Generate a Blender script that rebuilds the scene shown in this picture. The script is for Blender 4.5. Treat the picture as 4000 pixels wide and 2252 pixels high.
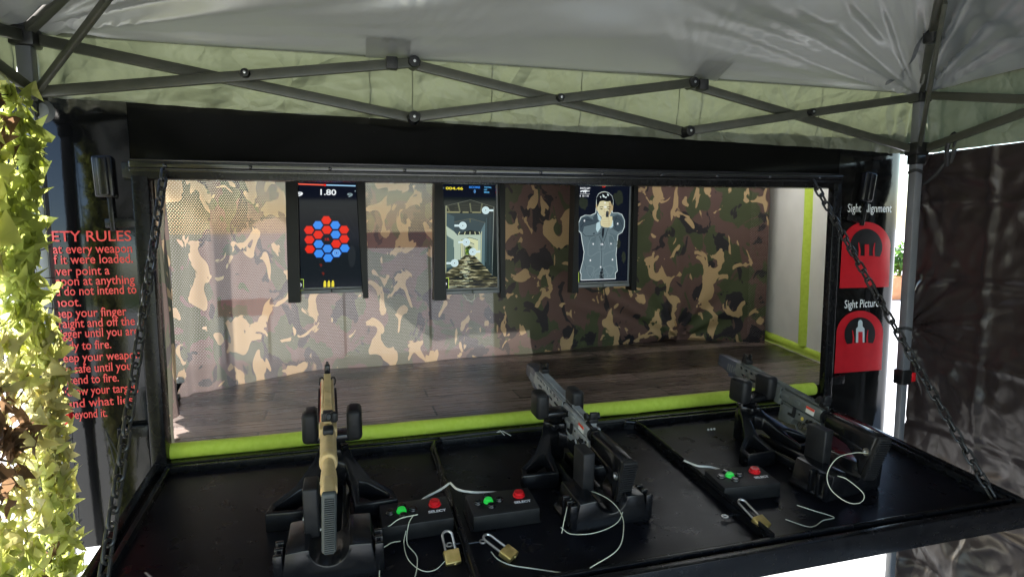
import bpy, bmesh, math, random
from mathutils import Vector, Matrix, noise
R = math.radians
scene = bpy.context.scene
for o in list(bpy.data.objects): bpy.data.objects.remove(o)
COL = scene.collection

# ------------------------------------------------------------ camera
cam = bpy.data.cameras.new("camera"); cam.sensor_width = 36; cam.lens = 21.253
cam.clip_start = 0.02; cam.clip_end = 500
co = bpy.data.objects.new("camera", cam); COL.objects.link(co); scene.camera = co
yaw, pit, rol = R(15.539), R(5.975), R(-0.3)
f = Vector((math.sin(yaw)*math.cos(pit), math.cos(yaw)*math.cos(pit), -math.sin(pit)))
r = Vector((math.cos(yaw), -math.sin(yaw), 0)); u = r.cross(f)
r2 = r*math.cos(rol)+u*math.sin(rol); u2 = -r*math.sin(rol)+u*math.cos(rol)
mw = Matrix((r2, u2, -f)).transposed().to_4x4(); mw.translation = Vector((0.5421, -2.016, 0.7118))
co.matrix_world = mw

# ------------------------------------------------------------ light
EXPO = 2.55
scene.view_settings.view_transform = 'Standard'; scene.view_settings.look = 'None'
scene.view_settings.exposure = EXPO; scene.view_settings.gamma = 1
scene.render.resolution_x, scene.render.resolution_y = 1024, 576
SUN = Vector((-0.55, 0.68, 0.48)).normalized()
el = math.asin(SUN.z); az = math.atan2(SUN.x, SUN.y)
world = bpy.data.worlds.new("World"); scene.world = world; world.use_nodes = True
nt = world.node_tree; sky = nt.nodes.new("ShaderNodeTexSky"); sky.sky_type = 'NISHITA'; sky.sun_disc = False
sky.sun_elevation = el; sky.sun_rotation = az
nt.links.new(sky.outputs[0], nt.nodes["Background"].inputs[0]); nt.nodes["Background"].inputs[1].default_value = 0.15
sl = bpy.data.lights.new("sun", 'SUN'); sl.energy = 5; sl.angle = R(0.5); sl.color = (1, .95, .87)
so = bpy.data.objects.new("sun", sl); COL.objects.link(so); so.rotation_euler = SUN.to_track_quat('Z', 'Y').to_euler()
so.location = (-3, 6, 6)
cy = scene.cycles
cy.max_bounces = 10; cy.diffuse_bounces = 5; cy.glossy_bounces = 4; cy.transmission_bounces = 6; cy.transparent_max_bounces = 24
cy.caustics_reflective = False; cy.caustics_refractive = False; cy.sample_clamp_indirect = 6

# ------------------------------------------------------------ materials
def mat(name, col=(.5,.5,.5), rough=.5, metal=0, spec=.5, coat=0):
    m = bpy.data.materials.new(name); m.use_nodes = True
    b = m.node_tree.nodes["Principled BSDF"]
    b.inputs["Base Color"].default_value = (*col, 1); b.inputs["Roughness"].default_value = rough
    b.inputs["Metallic"].default_value = metal; b.inputs["Specular IOR Level"].default_value = spec
    b.inputs["Coat Weight"].default_value = coat
    return m
def nd(m, t, **kw):
    n = m.node_tree.nodes.new(t)
    for k, v in kw.items():
        if hasattr(n, k): setattr(n, k, v)
        else: n.inputs[k].default_value = v
    return n
def lk(m, a, b): m.node_tree.links.new(a, b)
def bsdf(m): return m.node_tree.nodes["Principled BSDF"]
def outp(m): return m.node_tree.nodes["Material Output"]
def coords(m, kind="Object", scale=(1,1,1), rot=(0,0,0)):
    t = nd(m, "ShaderNodeTexCoord"); mp = nd(m, "ShaderNodeMapping")
    mp.inputs["Scale"].default_value = scale; mp.inputs["Rotation"].default_value = rot
    lk(m, t.outputs[kind], mp.inputs[0]); return mp.outputs[0]
def bump(m, sock, strength=.3, dist=.01, prev=None):
    b = nd(m, "ShaderNodeBump"); b.inputs["Strength"].default_value = strength; b.inputs["Distance"].default_value = dist
    lk(m, sock, b.inputs["Height"])
    if prev: lk(m, prev.outputs[0], b.inputs["Normal"])
    lk(m, b.outputs[0], bsdf(m).inputs["Normal"]); return b
def ramp(m, sock, stops, interp='LINEAR'):
    n = nd(m, "ShaderNodeValToRGB"); cr = n.color_ramp; cr.interpolation = interp
    while len(cr.elements) < len(stops): cr.elements.new(.5)
    for e, (p, c) in zip(cr.elements, stops):
        e.position = p; e.color = (*c, 1) if len(c) == 3 else c
    lk(m, sock, n.inputs[0]); return n.outputs[0]
def nz(m, vec, scale, detail=2, rough=.5, dist=0, out=0):
    n = nd(m, "ShaderNodeTexNoise"); n.inputs["Scale"].default_value = scale; n.inputs["Detail"].default_value = detail
    n.inputs["Roughness"].default_value = rough; n.inputs["Distortion"].default_value = dist
    if vec is not None: lk(m, vec, n.inputs["Vector"])
    return n.outputs[out]
def mixc(m, fac, a, b, mode='MIX'):
    n = nd(m, "ShaderNodeMix"); n.data_type = 'RGBA'; n.blend_type = mode
    if isinstance(fac, (int, float)): n.inputs[0].default_value = fac
    else: lk(m, fac, n.inputs[0])
    for s, v in ((6, a), (7, b)):
        if isinstance(v, tuple): n.inputs[s].default_value = (*v, 1)
        else: lk(m, v, n.inputs[s])
    return n.outputs[2]
def noisy(name, c1, c2, scale, rough=.5, bs=.2, bd=.002, bscale=None, metal=0, spec=.5, rr=None):
    m = mat(name, c1, rough, metal, spec); v = coords(m)
    lk(m, mixc(m, ramp(m, nz(m, v, scale, 4), [(.35,(0,0,0)),(.65,(1,1,1))]), c1, c2), bsdf(m).inputs["Base Color"])
    if bs: bump(m, nz(m, v, bscale or scale*6, 3), bs, bd)
    if rr: lk(m, ramp(m, nz(m, v, scale*1.7, 3), [(.3,(rr[0],)*3),(.7,(rr[1],)*3)]), bsdf(m).inputs["Roughness"])
    return m
def emis(name, col, k=1.0):
    m = bpy.data.materials.new(name); m.use_nodes = True; t = m.node_tree; b = bsdf(m)
    b.inputs["Base Color"].default_value = (.004,.004,.005,1); b.inputs["Roughness"].default_value = .08; b.inputs["Specular IOR Level"].default_value = .08
    b.inputs["Emission Color"].default_value = (*col, 1); b.inputs["Emission Strength"].default_value = k/2**EXPO
    return m

def gloss_black(sp_):
    m = mat("trailer_gloss_black", (.004,.004,.004), .10, spec=sp_); v = coords(m)
    sp = ramp(m, nz(m, v, 55, 5, .75), [(.66,(0,0,0)),(.72,(1,1,1))])
    big = ramp(m, nz(m, v, 3, 2), [(.45,(0,0,0)),(.75,(.6,.6,.6))])
    n = nd(m, "ShaderNodeMath", operation='MULTIPLY'); lk(m, sp, n.inputs[0]); lk(m, big, n.inputs[1])
    lk(m, mixc(m, n.outputs[0], (.004,.004,.004), (.12,.12,.11)), bsdf(m).inputs["Base Color"])
    lk(m, ramp(m, nz(m, v, 7, 4), [(.3,(.05,)*3),(.75,(.16,)*3)]), bsdf(m).inputs["Roughness"])
    b = bump(m, nz(m, v, 2.2, 1), .25, .03); bump(m, nz(m, v, 160, 2), .10, .001, b)
    return m
M_GLOSS = gloss_black(.34); M_HEAD = gloss_black(.05)
M_TABLE = noisy("powder_coat_black", (.004,.004,.006), (.007,.007,.010), 12, .4, .12, .0006, 900, spec=.15, rr=(.26,.33))
def dusty(m):
    v = coords(m); b_ = bsdf(m).inputs["Base Color"]; old = b_.links[0].from_socket
    sp = ramp(m, nz(m, v, 210, 2, .5), [(.70,(0,0,0)),(.76,(1,1,1))]); sm = ramp(m, nz(m, v, 5, 4, .6, .8), [(.52,(0,0,0)),(.78,(.13,.13,.13))])
    n = nd(m, "ShaderNodeMath", operation='MULTIPLY'); lk(m, sp, n.inputs[0]); n.inputs[1].default_value = .35
    lk(m, mixc(m, n.outputs[0], mixc(m, sm, old, (.030,.029,.030)), (.10,.10,.10)), b_)
dusty(M_TABLE)
M_RIM = noisy("painted_rim_black", (.005,.005,.006), (.009,.009,.010), 30, .3, .04, .0003, 90, spec=.25, rr=(.24,.28))
M_PLAST = noisy("moulded_black_plastic", (.005,.005,.006), (.008,.008,.009), 25, .24, .06, .0005, 700, spec=.35)
M_PLASTM = noisy("matte_black_plastic", (.008,.008,.009), (.013,.013,.013), 40, .45, .1, .0005, 700, spec=.25)
M_RUB = noisy("rubber_grey", (.018,.023,.022), (.028,.034,.032), 40, .6, .1, .0004, 900)
M_TAN = noisy("tan_polymer", (.46,.325,.145), (.54,.39,.18), 30, .45, .08, .0004, 900)
M_GREY = noisy("grey_anodised", (.27,.275,.27), (.32,.325,.32), 30, .42, .08, .0004, 900, metal=.2)
M_GREY2 = noisy("dark_grey_anodised", (.11,.118,.108), (.14,.148,.138), 30, .42, .08, .0004, 900, metal=.2)
M_NAVY = noisy("dark_blue_polymer", (.045,.05,.072), (.06,.066,.09), 30, .4, .08, .0004, 900)
M_ORANGE = mat("orange_tip", (.8,.10,.03), .4)
M_REDLBL = mat("red_label", (.75,.06,.03), .4)
M_WHTLBL = mat("white_label", (.7,.68,.62), .5)
M_BRASSY = mat("yellow_dot", (.75,.55,.1), .4)
M_STEEL = noisy("zinc_steel", (.45,.45,.45), (.6,.6,.6), 60, .3, .1, .0005, metal=1)
M_BRASS = noisy("brass", (.55,.40,.13), (.68,.50,.2), 50, .36, .15, .0004, 600, metal=.85)
M_RAIL = mat("rail_gloss_black", (.01,.01,.012), .16, spec=.8)
M_CHAIN = noisy("black_painted_chain", (.012,.012,.012), (.02,.02,.02), 60, .3, .3, .001, 120)
M_CORD = noisy("white_cord", (.62,.60,.52), (.72,.70,.63), 60, .5, 0)
M_CORDT = noisy("clear_tether", (.5,.5,.38), (.62,.62,.48), 60, .35, 0)
M_GREENB = mat("green_button", (.02,.55,.06), .25); bsdf(M_GREENB).inputs["Emission Color"].default_value = (.02,.7,.08,1); bsdf(M_GREENB).inputs["Emission Strength"].default_value = .05
M_REDB = mat("red_button", (.6,.01,.015), .25)
M_BLKB = mat("black_button", (.006,.006,.007), .15)
M_POLE = noisy("olive_pole", (.045,.047,.034), (.06,.06,.045), 20, .42, .1, .0006, 200)
M_LEG = noisy("leg_grey", (.12,.125,.135), (.15,.155,.165), 12, .38, .1, .0005, 200)
M_JOINT = mat("joint_black", (.008,.008,.008), .3)
M_WALL = noisy("cream_panel", (.76,.72,.65), (.82,.78,.71), 6, .45, .12, .001, 140)
M_CEIL = noisy("ceiling_panel", (.55,.54,.5), (.6,.58,.55), 6, .6, .1, .001)
M_LITPANEL = mat("added_light_diffuser", (.8,.8,.78), .5)  # translucent material for the added panel that lets sunlight into the trailer
_t = nd(M_LITPANEL, "ShaderNodeBsdfTranslucent"); _t.inputs[0].default_value = (.6,.6,.58,1); lk(M_LITPANEL, _t.outputs[0], outp(M_LITPANEL).inputs[0])
M_FOAM = noisy("lime_foam", (.50,.64,.055), (.57,.70,.085), 60, .8, .5, .0015, 320)
M_REDTXT = mat("red_vinyl", (.72,.06,.05), .4)
M_DECAL = noisy("red_decal", (.46,.008,.016), (.52,.012,.02), 20, .28, .05, .0004)
M_WHTTXT = mat("white_vinyl", (.75,.76,.76), .4)
M_SILVER = mat("silver_vinyl", (.5,.56,.58), .4)
M_DBLK = mat("decal_black", (.008,.008,.009), .3)
M_BEZ = mat("bezel_black", (.005,.005,.005), .45, spec=.25)
M_BEZG = mat("bezel_grey", (.16,.17,.18), .4)
M_REDW = noisy("weathered_red_board", (.5,.03,.03), (.6,.05,.05), 10, .6, .1)
M_TYRE = noisy("tyre_rubber", (.015,.015,.015), (.03,.03,.03), 30, .7, .3)
M_TERRA = noisy("terracotta", (.55,.2,.08), (.62,.26,.11), 12, .7, .2)
M_BARK = noisy("bark", (.10,.07,.045), (.17,.12,.08), 20, .9, .5, .01)
M_UNDER = mat("underbody", (.03,.03,.03), .7)
M_STRAP = noisy("black_webbing", (.01,.01,.01), (.018,.018,.018), 60, .6, .2)

def planks():
    m = mat("dark_plank_vinyl", (.06,.045,.04), .3, spec=.5); v = coords(m)
    br = nd(m, "ShaderNodeTexBrick"); lk(m, v, br.inputs["Vector"])
    br.offset = .37; br.offset_frequency = 2
    for k, val in (("Scale",1.0),("Mortar Size",.004),("Brick Width",.95),("Row Height",.125),("Bias",0.0)): br.inputs[k].default_value = val
    br.inputs["Color1"].default_value = (.014,.010,.008,1); br.inputs["Color2"].default_value = (.20,.150,.132,1); br.inputs["Mortar"].default_value = (.012,.009,.008,1)
    vg = coords(m, "Object", (1.6, 26, 1)); g = nz(m, vg, 3.0, 6, .65, .6)
    c = mixc(m, ramp(m, g, [(.3,(0,0,0)),(.7,(1,1,1))]), (.62,.62,.62), (1.35,1.33,1.3))
    lk(m, mixc(m, 1.0, br.outputs["Color"], c, 'MULTIPLY'), bsdf(m).inputs["Base Color"])
    lk(m, ramp(m, g, [(.3,(.22,)*3),(.7,(.36,)*3)]), bsdf(m).inputs["Roughness"])
    b = bump(m, br.outputs["Fac"], .5, -.002); bump(m, g, .12, .001, b)
    return m
M_FLOOR = planks()

def camo():
    m = mat("camouflage_mesh", (.1,.08,.06), .75, spec=.25); nt = m.node_tree
    uv = coords(m, "UV"); t = nd(m, "ShaderNodeTexCoord")
    def layer(off, scale, lo, det=2.5, dist=.7, sc=(1,.72,1)):
        mp = nd(m, "ShaderNodeMapping"); lk(m, t.outputs["UV"], mp.inputs[0])
        mp.inputs["Location"].default_value = (off, off*1.7, off*.3); mp.inputs["Scale"].default_value = sc
        return ramp(m, nz(m, mp.outputs[0], scale, det, .5, dist), [(lo,(0,0,0)),(lo+.012,(1,1,1))])
    c = mixc(m, layer(3.1, 6.5, .50, 3.0), (.115,.066,.056), (.062,.072,.034))
    c = mixc(m, layer(11.7, 8.6, .565, 3.5), c, (.022,.019,.023))
    c = mixc(m, layer(23.3, 8.2, .570, 2.6, 1.1, (1.15,.8,1)), c, (.46,.31,.16))
    mpx = coords(m, "UV", (1,1,1))
    vo = nd(m, "ShaderNodeTexVoronoi"); vo.voronoi_dimensions = '2D'; vo.inputs["Scale"].default_value = 165; vo.inputs["Randomness"].default_value = 0.0
    mph = coords(m, "UV", (1, .62, 1), (0,0,R(45))); lk(m, mph, vo.inputs["Vector"])
    hole = ramp(m, vo.outputs["Distance"], [(.075,(1,1,1)),(.125,(0,0,0))])
    lk(m, c, bsdf(m).inputs["Base Color"])
    bump(m, vo.outputs["Distance"], .25, .001)
    tr = nd(m, "ShaderNodeBsdfTranslucent"); lk(m, mixc(m, .5, c, (.20,.18,.17)), tr.inputs[0])
    tp = nd(m, "ShaderNodeBsdfTransparent")
    m1 = nd(m, "ShaderNodeMixShader"); m1.inputs[0].default_value = .16
    lk(m, bsdf(m).outputs[0], m1.inputs[1]); lk(m, tr.outputs[0], m1.inputs[2])
    m2 = nd(m, "ShaderNodeMixShader"); lk(m, hole, m2.inputs[0]); lk(m, m1.outputs[0], m2.inputs[1]); lk(m, tp.outputs[0], m2.inputs[2])
    lk(m, m2.outputs[0], outp(m).inputs[0]); return m
M_CAMO = camo()

def cloth(name, c, ctr, fac, rough=.45, bs=.5, scale=9, stretch=(1,1,1), spec=.4, bd=.02):
    m = mat(name, c, rough, spec=spec); v = coords(m, "Object", stretch)
    vo = nd(m, "ShaderNodeTexVoronoi"); vo.feature = 'DISTANCE_TO_EDGE'; vo.inputs["Scale"].default_value = scale*.55
    wv = nd(m, "ShaderNodeVectorMath", operation='ADD'); lk(m, v, wv.inputs[0]); lk(m, nz(m, v, scale*.3, 1, out=1), wv.inputs[1]); lk(m, wv.outputs[0], vo.inputs["Vector"])
    h1 = ramp(m, vo.outputs["Distance"], [(0,(0,0,0)),(.3,(1,1,1))])
    a = bump(m, h1, bs*.5, bd*.6); bump(m, nz(m, v, scale, 3, .5, .3), bs, bd, a)
    tr = nd(m, "ShaderNodeBsdfTranslucent"); tr.inputs[0].default_value = (*ctr, 1)
    mx = nd(m, "ShaderNodeMixShader"); mx.inputs[0].default_value = fac
    lk(m, bsdf(m).outputs[0], mx.inputs[1]); lk(m, tr.outputs[0], mx.inputs[2]); lk(m, mx.outputs[0], outp(m).inputs[0])
    nrm = [n for n in m.node_tree.nodes if n.type == 'BUMP'][-1]; lk(m, nrm.outputs[0], tr.inputs["Normal"])
    return m
M_ROOF = cloth("silver_grey_canopy_fabric", (.30,.30,.30), (.0195,.0205,.0188), .34, .36, .22, 4, bd=.02)
bsdf(M_ROOF).inputs["Metallic"].default_value = .6; bsdf(M_ROOF).inputs["Base Color"].default_value = (.56,.565,.54,1)
M_VAL = cloth("olive_valance_fabric", (.24,.255,.18), (.033,.0385,.022), .48, .40, 1.0, 6, bd=.05)
M_TARP = cloth("dark_brown_tarpaulin", (.022,.017,.016), (.012,.007,.006), .12, .32, .55, 5, (1,1,.8), .42, bd=.04)

def leaf(name, c, ctr):
    m = mat(name, c, .55, spec=.3)
    tr = nd(m, "ShaderNodeBsdfTranslucent"); tr.inputs[0].default_value = (*ctr, 1)
    mx = nd(m, "ShaderNodeMixShader"); mx.inputs[0].default_value = .6
    lk(m, bsdf(m).outputs[0], mx.inputs[1]); lk(m, tr.outputs[0], mx.inputs[2]); lk(m, mx.outputs[0], outp(m).inputs[0]); return m
M_NET = [leaf("net_lime", (.42,.44,.14), (.50,.51,.17)), leaf("net_green", (.31,.35,.09), (.38,.42,.115)),
         leaf("net_straw", (.46,.43,.20), (.47,.43,.20)), leaf("net_brown", (.12,.075,.04), (.15,.09,.05))]
M_PLANT = [leaf("plant_leaf", (.05,.11,.025), (.08,.18,.03)), leaf("plant_leaf_light", (.09,.16,.04), (.13,.25,.05))]

def ground_mat():
    m = mat("pale_concrete", (.5,.5,.48), .85); v = coords(m)
    lk(m, mixc(m, nz(m, v, 120, 4, .7), (.40,.40,.39), (.60,.59,.57)), bsdf(m).inputs["Base Color"])
    bump(m, nz(m, v, 300, 3), .4, .004); return m
M_GROUND = ground_mat()
M_GRASS = noisy("lawn", (.07,.12,.02), (.12,.17,.04), 3, .9, .5, .02, 60)

# ------------------------------------------------------------ mesh helpers
class MB:
    def __init__(s): s.v = []; s.f = []; s.m = []
    def add(s, vs, fs, mi=0):
        o = len(s.v); s.v += [Vector(p) for p in vs]; s.f += [tuple(i+o for i in f) for f in fs]; s.m += [mi]*len(fs); return s
    def bm(s, b, mi=0, M=None):
        b.verts.ensure_lookup_table(); b.verts.index_update()
        s.add([(M @ v.co) if M else v.co.copy() for v in b.verts], [[v.index for v in f.verts] for f in b.faces], mi); b.free(); return s
    def box(s, c, d, bev=0, mi=0, M=None, seg=2):
        b = bmesh.new(); bmesh.ops.create_cube(b, size=1)
        for v in b.verts: v.co = Vector((v.co.x*d[0]+c[0], v.co.y*d[1]+c[1], v.co.z*d[2]+c[2]))
        if bev: bmesh.ops.bevel(b, geom=b.edges[:], offset=bev, segments=seg, affect='EDGES', profile=.5)
        return s.bm(b, mi, M)
    def tube(s, pts, rad, n=10, mi=0, caps=True, closed=False):
        pts = [Vector(p) for p in pts]; k = len(pts); rs = rad if isinstance(rad, (list, tuple)) else [rad]*k
        tang = []
        for i in range(k):
            a = pts[(i-1) % k] if closed or i else pts[0]; b = pts[(i+1) % k] if closed or i < k-1 else pts[-1]
            tang.append((b-a).normalized())
        up = tang[0].orthogonal().normalized(); vs = []; fs = []
        for i in range(k):
            up = (up - tang[i]*up.dot(tang[i])).normalized(); sd = tang[i].cross(up)
            for j in range(n):
                a = 2*math.pi*j/n; vs.append(pts[i]+(up*math.cos(a)+sd*math.sin(a))*rs[i])
        for i in range(k if closed else k-1):
            i2 = (i+1) % k
            for j in range(n): fs.append((i*n+j, i*n+(j+1) % n, i2*n+(j+1) % n, i2*n+j))
        if caps and not closed: fs.append(tuple(range(n-1, -1, -1))); fs.append(tuple((k-1)*n+j for j in range(n)))
        return s.add(vs, fs, mi)
    def lathe(s, prof, M, n=24, mi=0):   # prof [(r, h)] about local z
        vs = []; fs = []
        for (rr, h) in prof:
            for j in range(n): a = 2*math.pi*j/n; vs.append(M @ Vector((rr*math.cos(a), rr*math.sin(a), h)))
        for i in range(len(prof)-1):
            for j in range(n): fs.append((i*n+j, i*n+(j+1) % n, (i+1)*n+(j+1) % n, (i+1)*n+j))
        fs.append(tuple(range(n-1, -1, -1))); fs.append(tuple((len(prof)-1)*n+j for j in range(n)))
        return s.add(vs, fs, mi)
    def prism(s, poly, t, M, bev=0, mi=0, holes=(), seg=2):   # polygon in local xy, extruded -t/2..t/2 in z
        b = bmesh.new()
        if not holes:
            b.faces.new([b.verts.new((x, y, -t/2)) for x, y in poly])
        else:
            ed = []
            for lp in [poly]+list(holes):
                vv = [b.verts.new((x, y, -t/2)) for x, y in lp]
                ed += [b.edges.new((vv[i], vv[(i+1) % len(vv)])) for i in range(len(vv))]
            bmesh.ops.triangle_fill(b, use_beauty=True, use_dissolve=False, edges=ed)
        if t:
            g = bmesh.ops.extrude_face_region(b, geom=b.faces[:])
            for e in g['geom']:
                if isinstance(e, bmesh.types.BMVert): e.co.z += t
        bmesh.ops.recalc_face_normals(b, faces=b.faces[:])
        if bev:
            es = [e for e in b.edges if len(e.link_faces) == 2 and e.calc_face_angle(0) > .35]
            bmesh.ops.bevel(b, geom=es, offset=bev, segments=seg, affect='EDGES', profile=.5)
        return s.bm(b, mi, M)
    def fan(s, poly, M, mi=0): return s.add([M @ Vector((x, y, 0)) for x, y in poly], [tuple(range(len(poly)))], mi)
    def build(s, name, mats, parent=None, smooth=35, loc=None, M=None):
        org = Vector((0,0,0))
        if parent is not None: org = ORG.get(parent.name, Vector((0,0,0)))
        elif loc is not None: org = Vector(loc)
        me = bpy.data.meshes.new(name)
        vs = [(M @ v if M else v)-org for v in s.v]
        me.from_pydata(vs, [], s.f)
        mats = mats if isinstance(mats, (list, tuple)) else [mats]
        for x in mats: me.materials.append(x)
        me.polygons.foreach_set("material_index", s.m)
        me.validate(); me.update()
        b = bmesh.new(); b.from_mesh(me)
        if smooth is not None and smooth > 0: bmesh.ops.recalc_face_normals(b, faces=b.faces[:])
        b.to_mesh(me); b.free()
        if smooth:
            me.polygons.foreach_set("use_smooth", [True]*len(me.polygons)); me.set_sharp_from_angle(angle=R(abs(smooth)))
        o = bpy.data.objects.new(name, me); COL.objects.link(o)
        if parent is not None: o.parent = parent; ORG[o.name] = org
        else: o.location = org; ORG[o.name] = org
        return o
ORG = {}
def tag(o, label, cat, group=None):
    o["label"] = label; o["category"] = cat
    if group: o["group"] = group
    return o
def thing(name, label, cat, loc=(0,0,0), group=None):
    o = bpy.data.objects.new(name, None); COL.objects.link(o); o.location = loc; o.empty_display_size = .05
    ORG[o.name] = Vector(loc); return tag(o, label, cat, group)
def struct(o, kind='structure'): o["kind"] = kind; return o
def copy_tree(o, parent=None):
    c = o.copy(); COL.objects.link(c)
    if parent is not None: c.parent = parent
    for ch in list(o.children): copy_tree(ch, c)
    return c
def XZ(y=0): return Matrix(((1,0,0,0),(0,0,-1,y),(0,1,0,0),(0,0,0,1)))       # local xy -> world xz, local z -> -y
def YZ(x=0): return Matrix(((0,0,1,x),(1,0,0,0),(0,1,0,0),(0,0,0,1)))        # local x -> y, y -> z, z -> x
def text_geo(txt, size, width=None, weight=0.0, ext=0.0):
    c = bpy.data.curves.new("t", 'FONT'); c.body = txt; c.size = size; c.offset = weight; c.resolution_u = 3; c.extrude = ext
    o = bpy.data.objects.new("t", c); COL.objects.link(o); bpy.context.view_layer.update()
    me = bpy.data.meshes.new_from_object(o.evaluated_get(bpy.context.evaluated_depsgraph_get()))
    vs = [v.co.copy() for v in me.vertices]; fs = [tuple(p.vertices) for p in me.polygons]
    bpy.data.objects.remove(o); bpy.data.curves.remove(c); bpy.data.meshes.remove(me)
    x0 = min(v.x for v in vs); x1 = max(v.x for v in vs)
    k = (width/(x1-x0)) if width else 1
    return [Vector(((v.x-x0)*k, v.y, v.z)) for v in vs], fs
def add_text(mb, txt, size, M, width=None, weight=0, mi=0, ext=0.0):
    vs, fs = text_geo(txt, size, width, weight, ext); mb.add([M @ v for v in vs], fs, mi)
rnd = random.Random(7)

# ------------------------------------------------------------ setting: ground
g = MB(); g.add([(-150,-150,-.9),(150,-150,-.9),(150,150,-.9),(-150,150,-.9)], [(0,1,2,3)])
struct(g.build("ground", M_GROUND, smooth=0))
g = MB(); g.add([(-40,-60,-.896),(40,-60,-.896),(40,-14,-.896),(-40,-14,-.896)], [(0,1,2,3)])
struct(g.build("lawn", M_GRASS, smooth=0))

# ------------------------------------------------------------ trailer
TR = thing("target_trailer", "glossy black trailer with a long serving opening and plank floor inside", "trailer", (1.2, .6, -.9))
ZT = 1.082
def rrect_wall():
    b = MB()
    b.box((-.1975, .02, .425), (.305, .04, 1.35), .004)                 # left panel
    pts = [(2.466, 0), (2.745, 0)] + [(2.745+.07*math.sin(R(a)), .07-.07*math.cos(R(a))) for a in range(10, 95, 10)] + [(2.815, .13), (2.76,.13), (2.466,.042)]
    b.prism(pts, 1.35, Matrix.Translation((0,0,.425)))                  # right panel with rounded corner
    b.box((1.2, .026, -.115), (2.90, .05, .17), .004)                    # sill skirt
    return b
rrect_wall().build("front_wall", M_GLOSS, TR)
b = MB(); b.box((1.2105, .022, (.905+ZT)/2), (2.511, .04, ZT-.905)); b.build("header_panel", M_HEAD, TR)
b = MB()
b.box((-.02, .012, .42), (.044, .065, .88), .004); b.box((2.4465, -.005, .42), (.040, .032, .90), .004)
b.box((1.2, .012, .8745), (2.53, .06, .047), .003); b.box((1.2, .006, -.017), (2.40, .05, .02), .003)
b.build("opening_frame", M_RIM, TR)
b = MB(); b.box((1.21, -.014, .893), (2.51, .022, .02), .004); b.box((1.21, -.019, .8755), (2.51, .008, .008), .002)
b.tube([(-.04,-.022,.9045),(2.46,-.022,.9045)], .003, 8); b.tube([(-.04,-.0235,.8795),(2.46,-.0235,.8795)], .002, 8); rail = b.build("header_rail", M_RAIL, TR)
for i in range(11):
    b = MB(); b.lathe([(.0055,0),(.0055,.002),(.003,.004),(.001,.0045)], Matrix.Translation((.05+i*.23, -.025, .889)) @ Matrix.Rotation(R(90), 4, 'X'), 10); b.build("screw_head", M_RAIL, rail)
b = MB(); FP = [(-.33,.062),(2.70,.062),(2.98,1.25),(-.33,1.25)]
b.prism(FP, .05, Matrix.Translation((0,0,.005))); b.build("floor", M_FLOOR, TR)
b = MB(); b.prism([(-.2,.06),(2.68,.06),(2.90,1.12),(-.2,1.12)], .08, Matrix.Translation((0,0,-.062))); b.build("chassis", M_UNDER, TR)
b = MB(); zc = ZT-.03
b.box((.91,.66,zc), (2.48,1.23,.05)); b.box((2.47,.15,zc), (.64,.21,.05)); b.box((2.47,1.16,zc), (.64,.23,.05)); b.prism([(2.79,.045),(2.80,.045),(3.03,1.28),(2.79,1.28)], .05, Matrix.Translation((0,0,zc))); b.build("ceiling", M_CEIL, TR)
b = MB(); b.box((2.47,.65,zc+.01), (.64,.79,.012)); b.build("added_light_panel", M_LITPANEL, TR)  # invented unseen roof panel, added to brighten the right wall and curtain
b = MB(); b.box((.66,1.80,ZT+.01), (1.56,1.10,.03), .004); b.build("added_shade_panel", M_GLOSS, TR)  # invented unseen overhang, added to keep sun off the middle of the curtain

b = MB(); b.add([(2.715,.075,0),(2.99,1.25,0),(2.99,1.25,ZT-.06),(2.715,.075,ZT-.06),(2.755,.135,0),(3.03,1.25,0),(3.03,1.25,ZT-.06),(2.755,.135,ZT-.06)],
  [(0,1,2,3),(4,7,6,5),(0,4,5,1),(3,2,6,7),(0,3,7,4),(1,5,6,2)]); b.build("end_wall", M_WALL, TR)
b = MB(); b.box((2.185, 1.235, .53), (1.69, .03, 1.02)); b.build("back_wall", M_UNDER, TR)
b = MB(); b.box((-.31, 1.2, .54), (.05, .05, 1.02), .005); b.build("corner_post", M_RIM, TR)
# safety lettering
b = MB()
lines = [("SAFETY RULES",-.325,-.056,.672,.0335,.268),("Treat every weapon",-.30,-.056,.638,.029,0),("as if it were loaded.",-.295,-.056,.608,.029,0),
 ("Never point a",-.29,-.118,.575,.029,0),("weapon at anything",-.292,-.055,.546,.029,0),("you do not intend to",-.287,-.052,.517,.029,0),("shoot.",-.275,-.197,.485,.029,0),
 ("Keep your finger",-.28,-.082,.453,.029,0),("straight and off the",-.278,-.062,.423,.029,0),("trigger until you are",-.275,-.054,.393,.029,0),("ready to fire.",-.272,-.128,.357,.029,0),
 ("Keep your weapon",-.27,-.055,.322,.029,0),("on safe until you",-.264,-.08,.289,.029,0),("intend to fire.",-.26,-.115,.256,.029,0),("Know your target,",-.258,-.066,.222,.029,0),
 ("and what lies",-.252,-.083,.186,.029,0),("beyond it.",-.247,-.152,.152,.029,0)]
for (t, x0, x1, z, s, _) in lines: add_text(b, t, s*1.28, Matrix.Translation((x0, -.0035, z)) @ Matrix.Rotation(R(90), 4, 'X'), x1-x0, .0004)
b.v = [Vector((v.x, v.y, v.z)) for v in b.v]
b.build("safety_lettering", M_REDTXT, TR, smooth=0)
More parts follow.
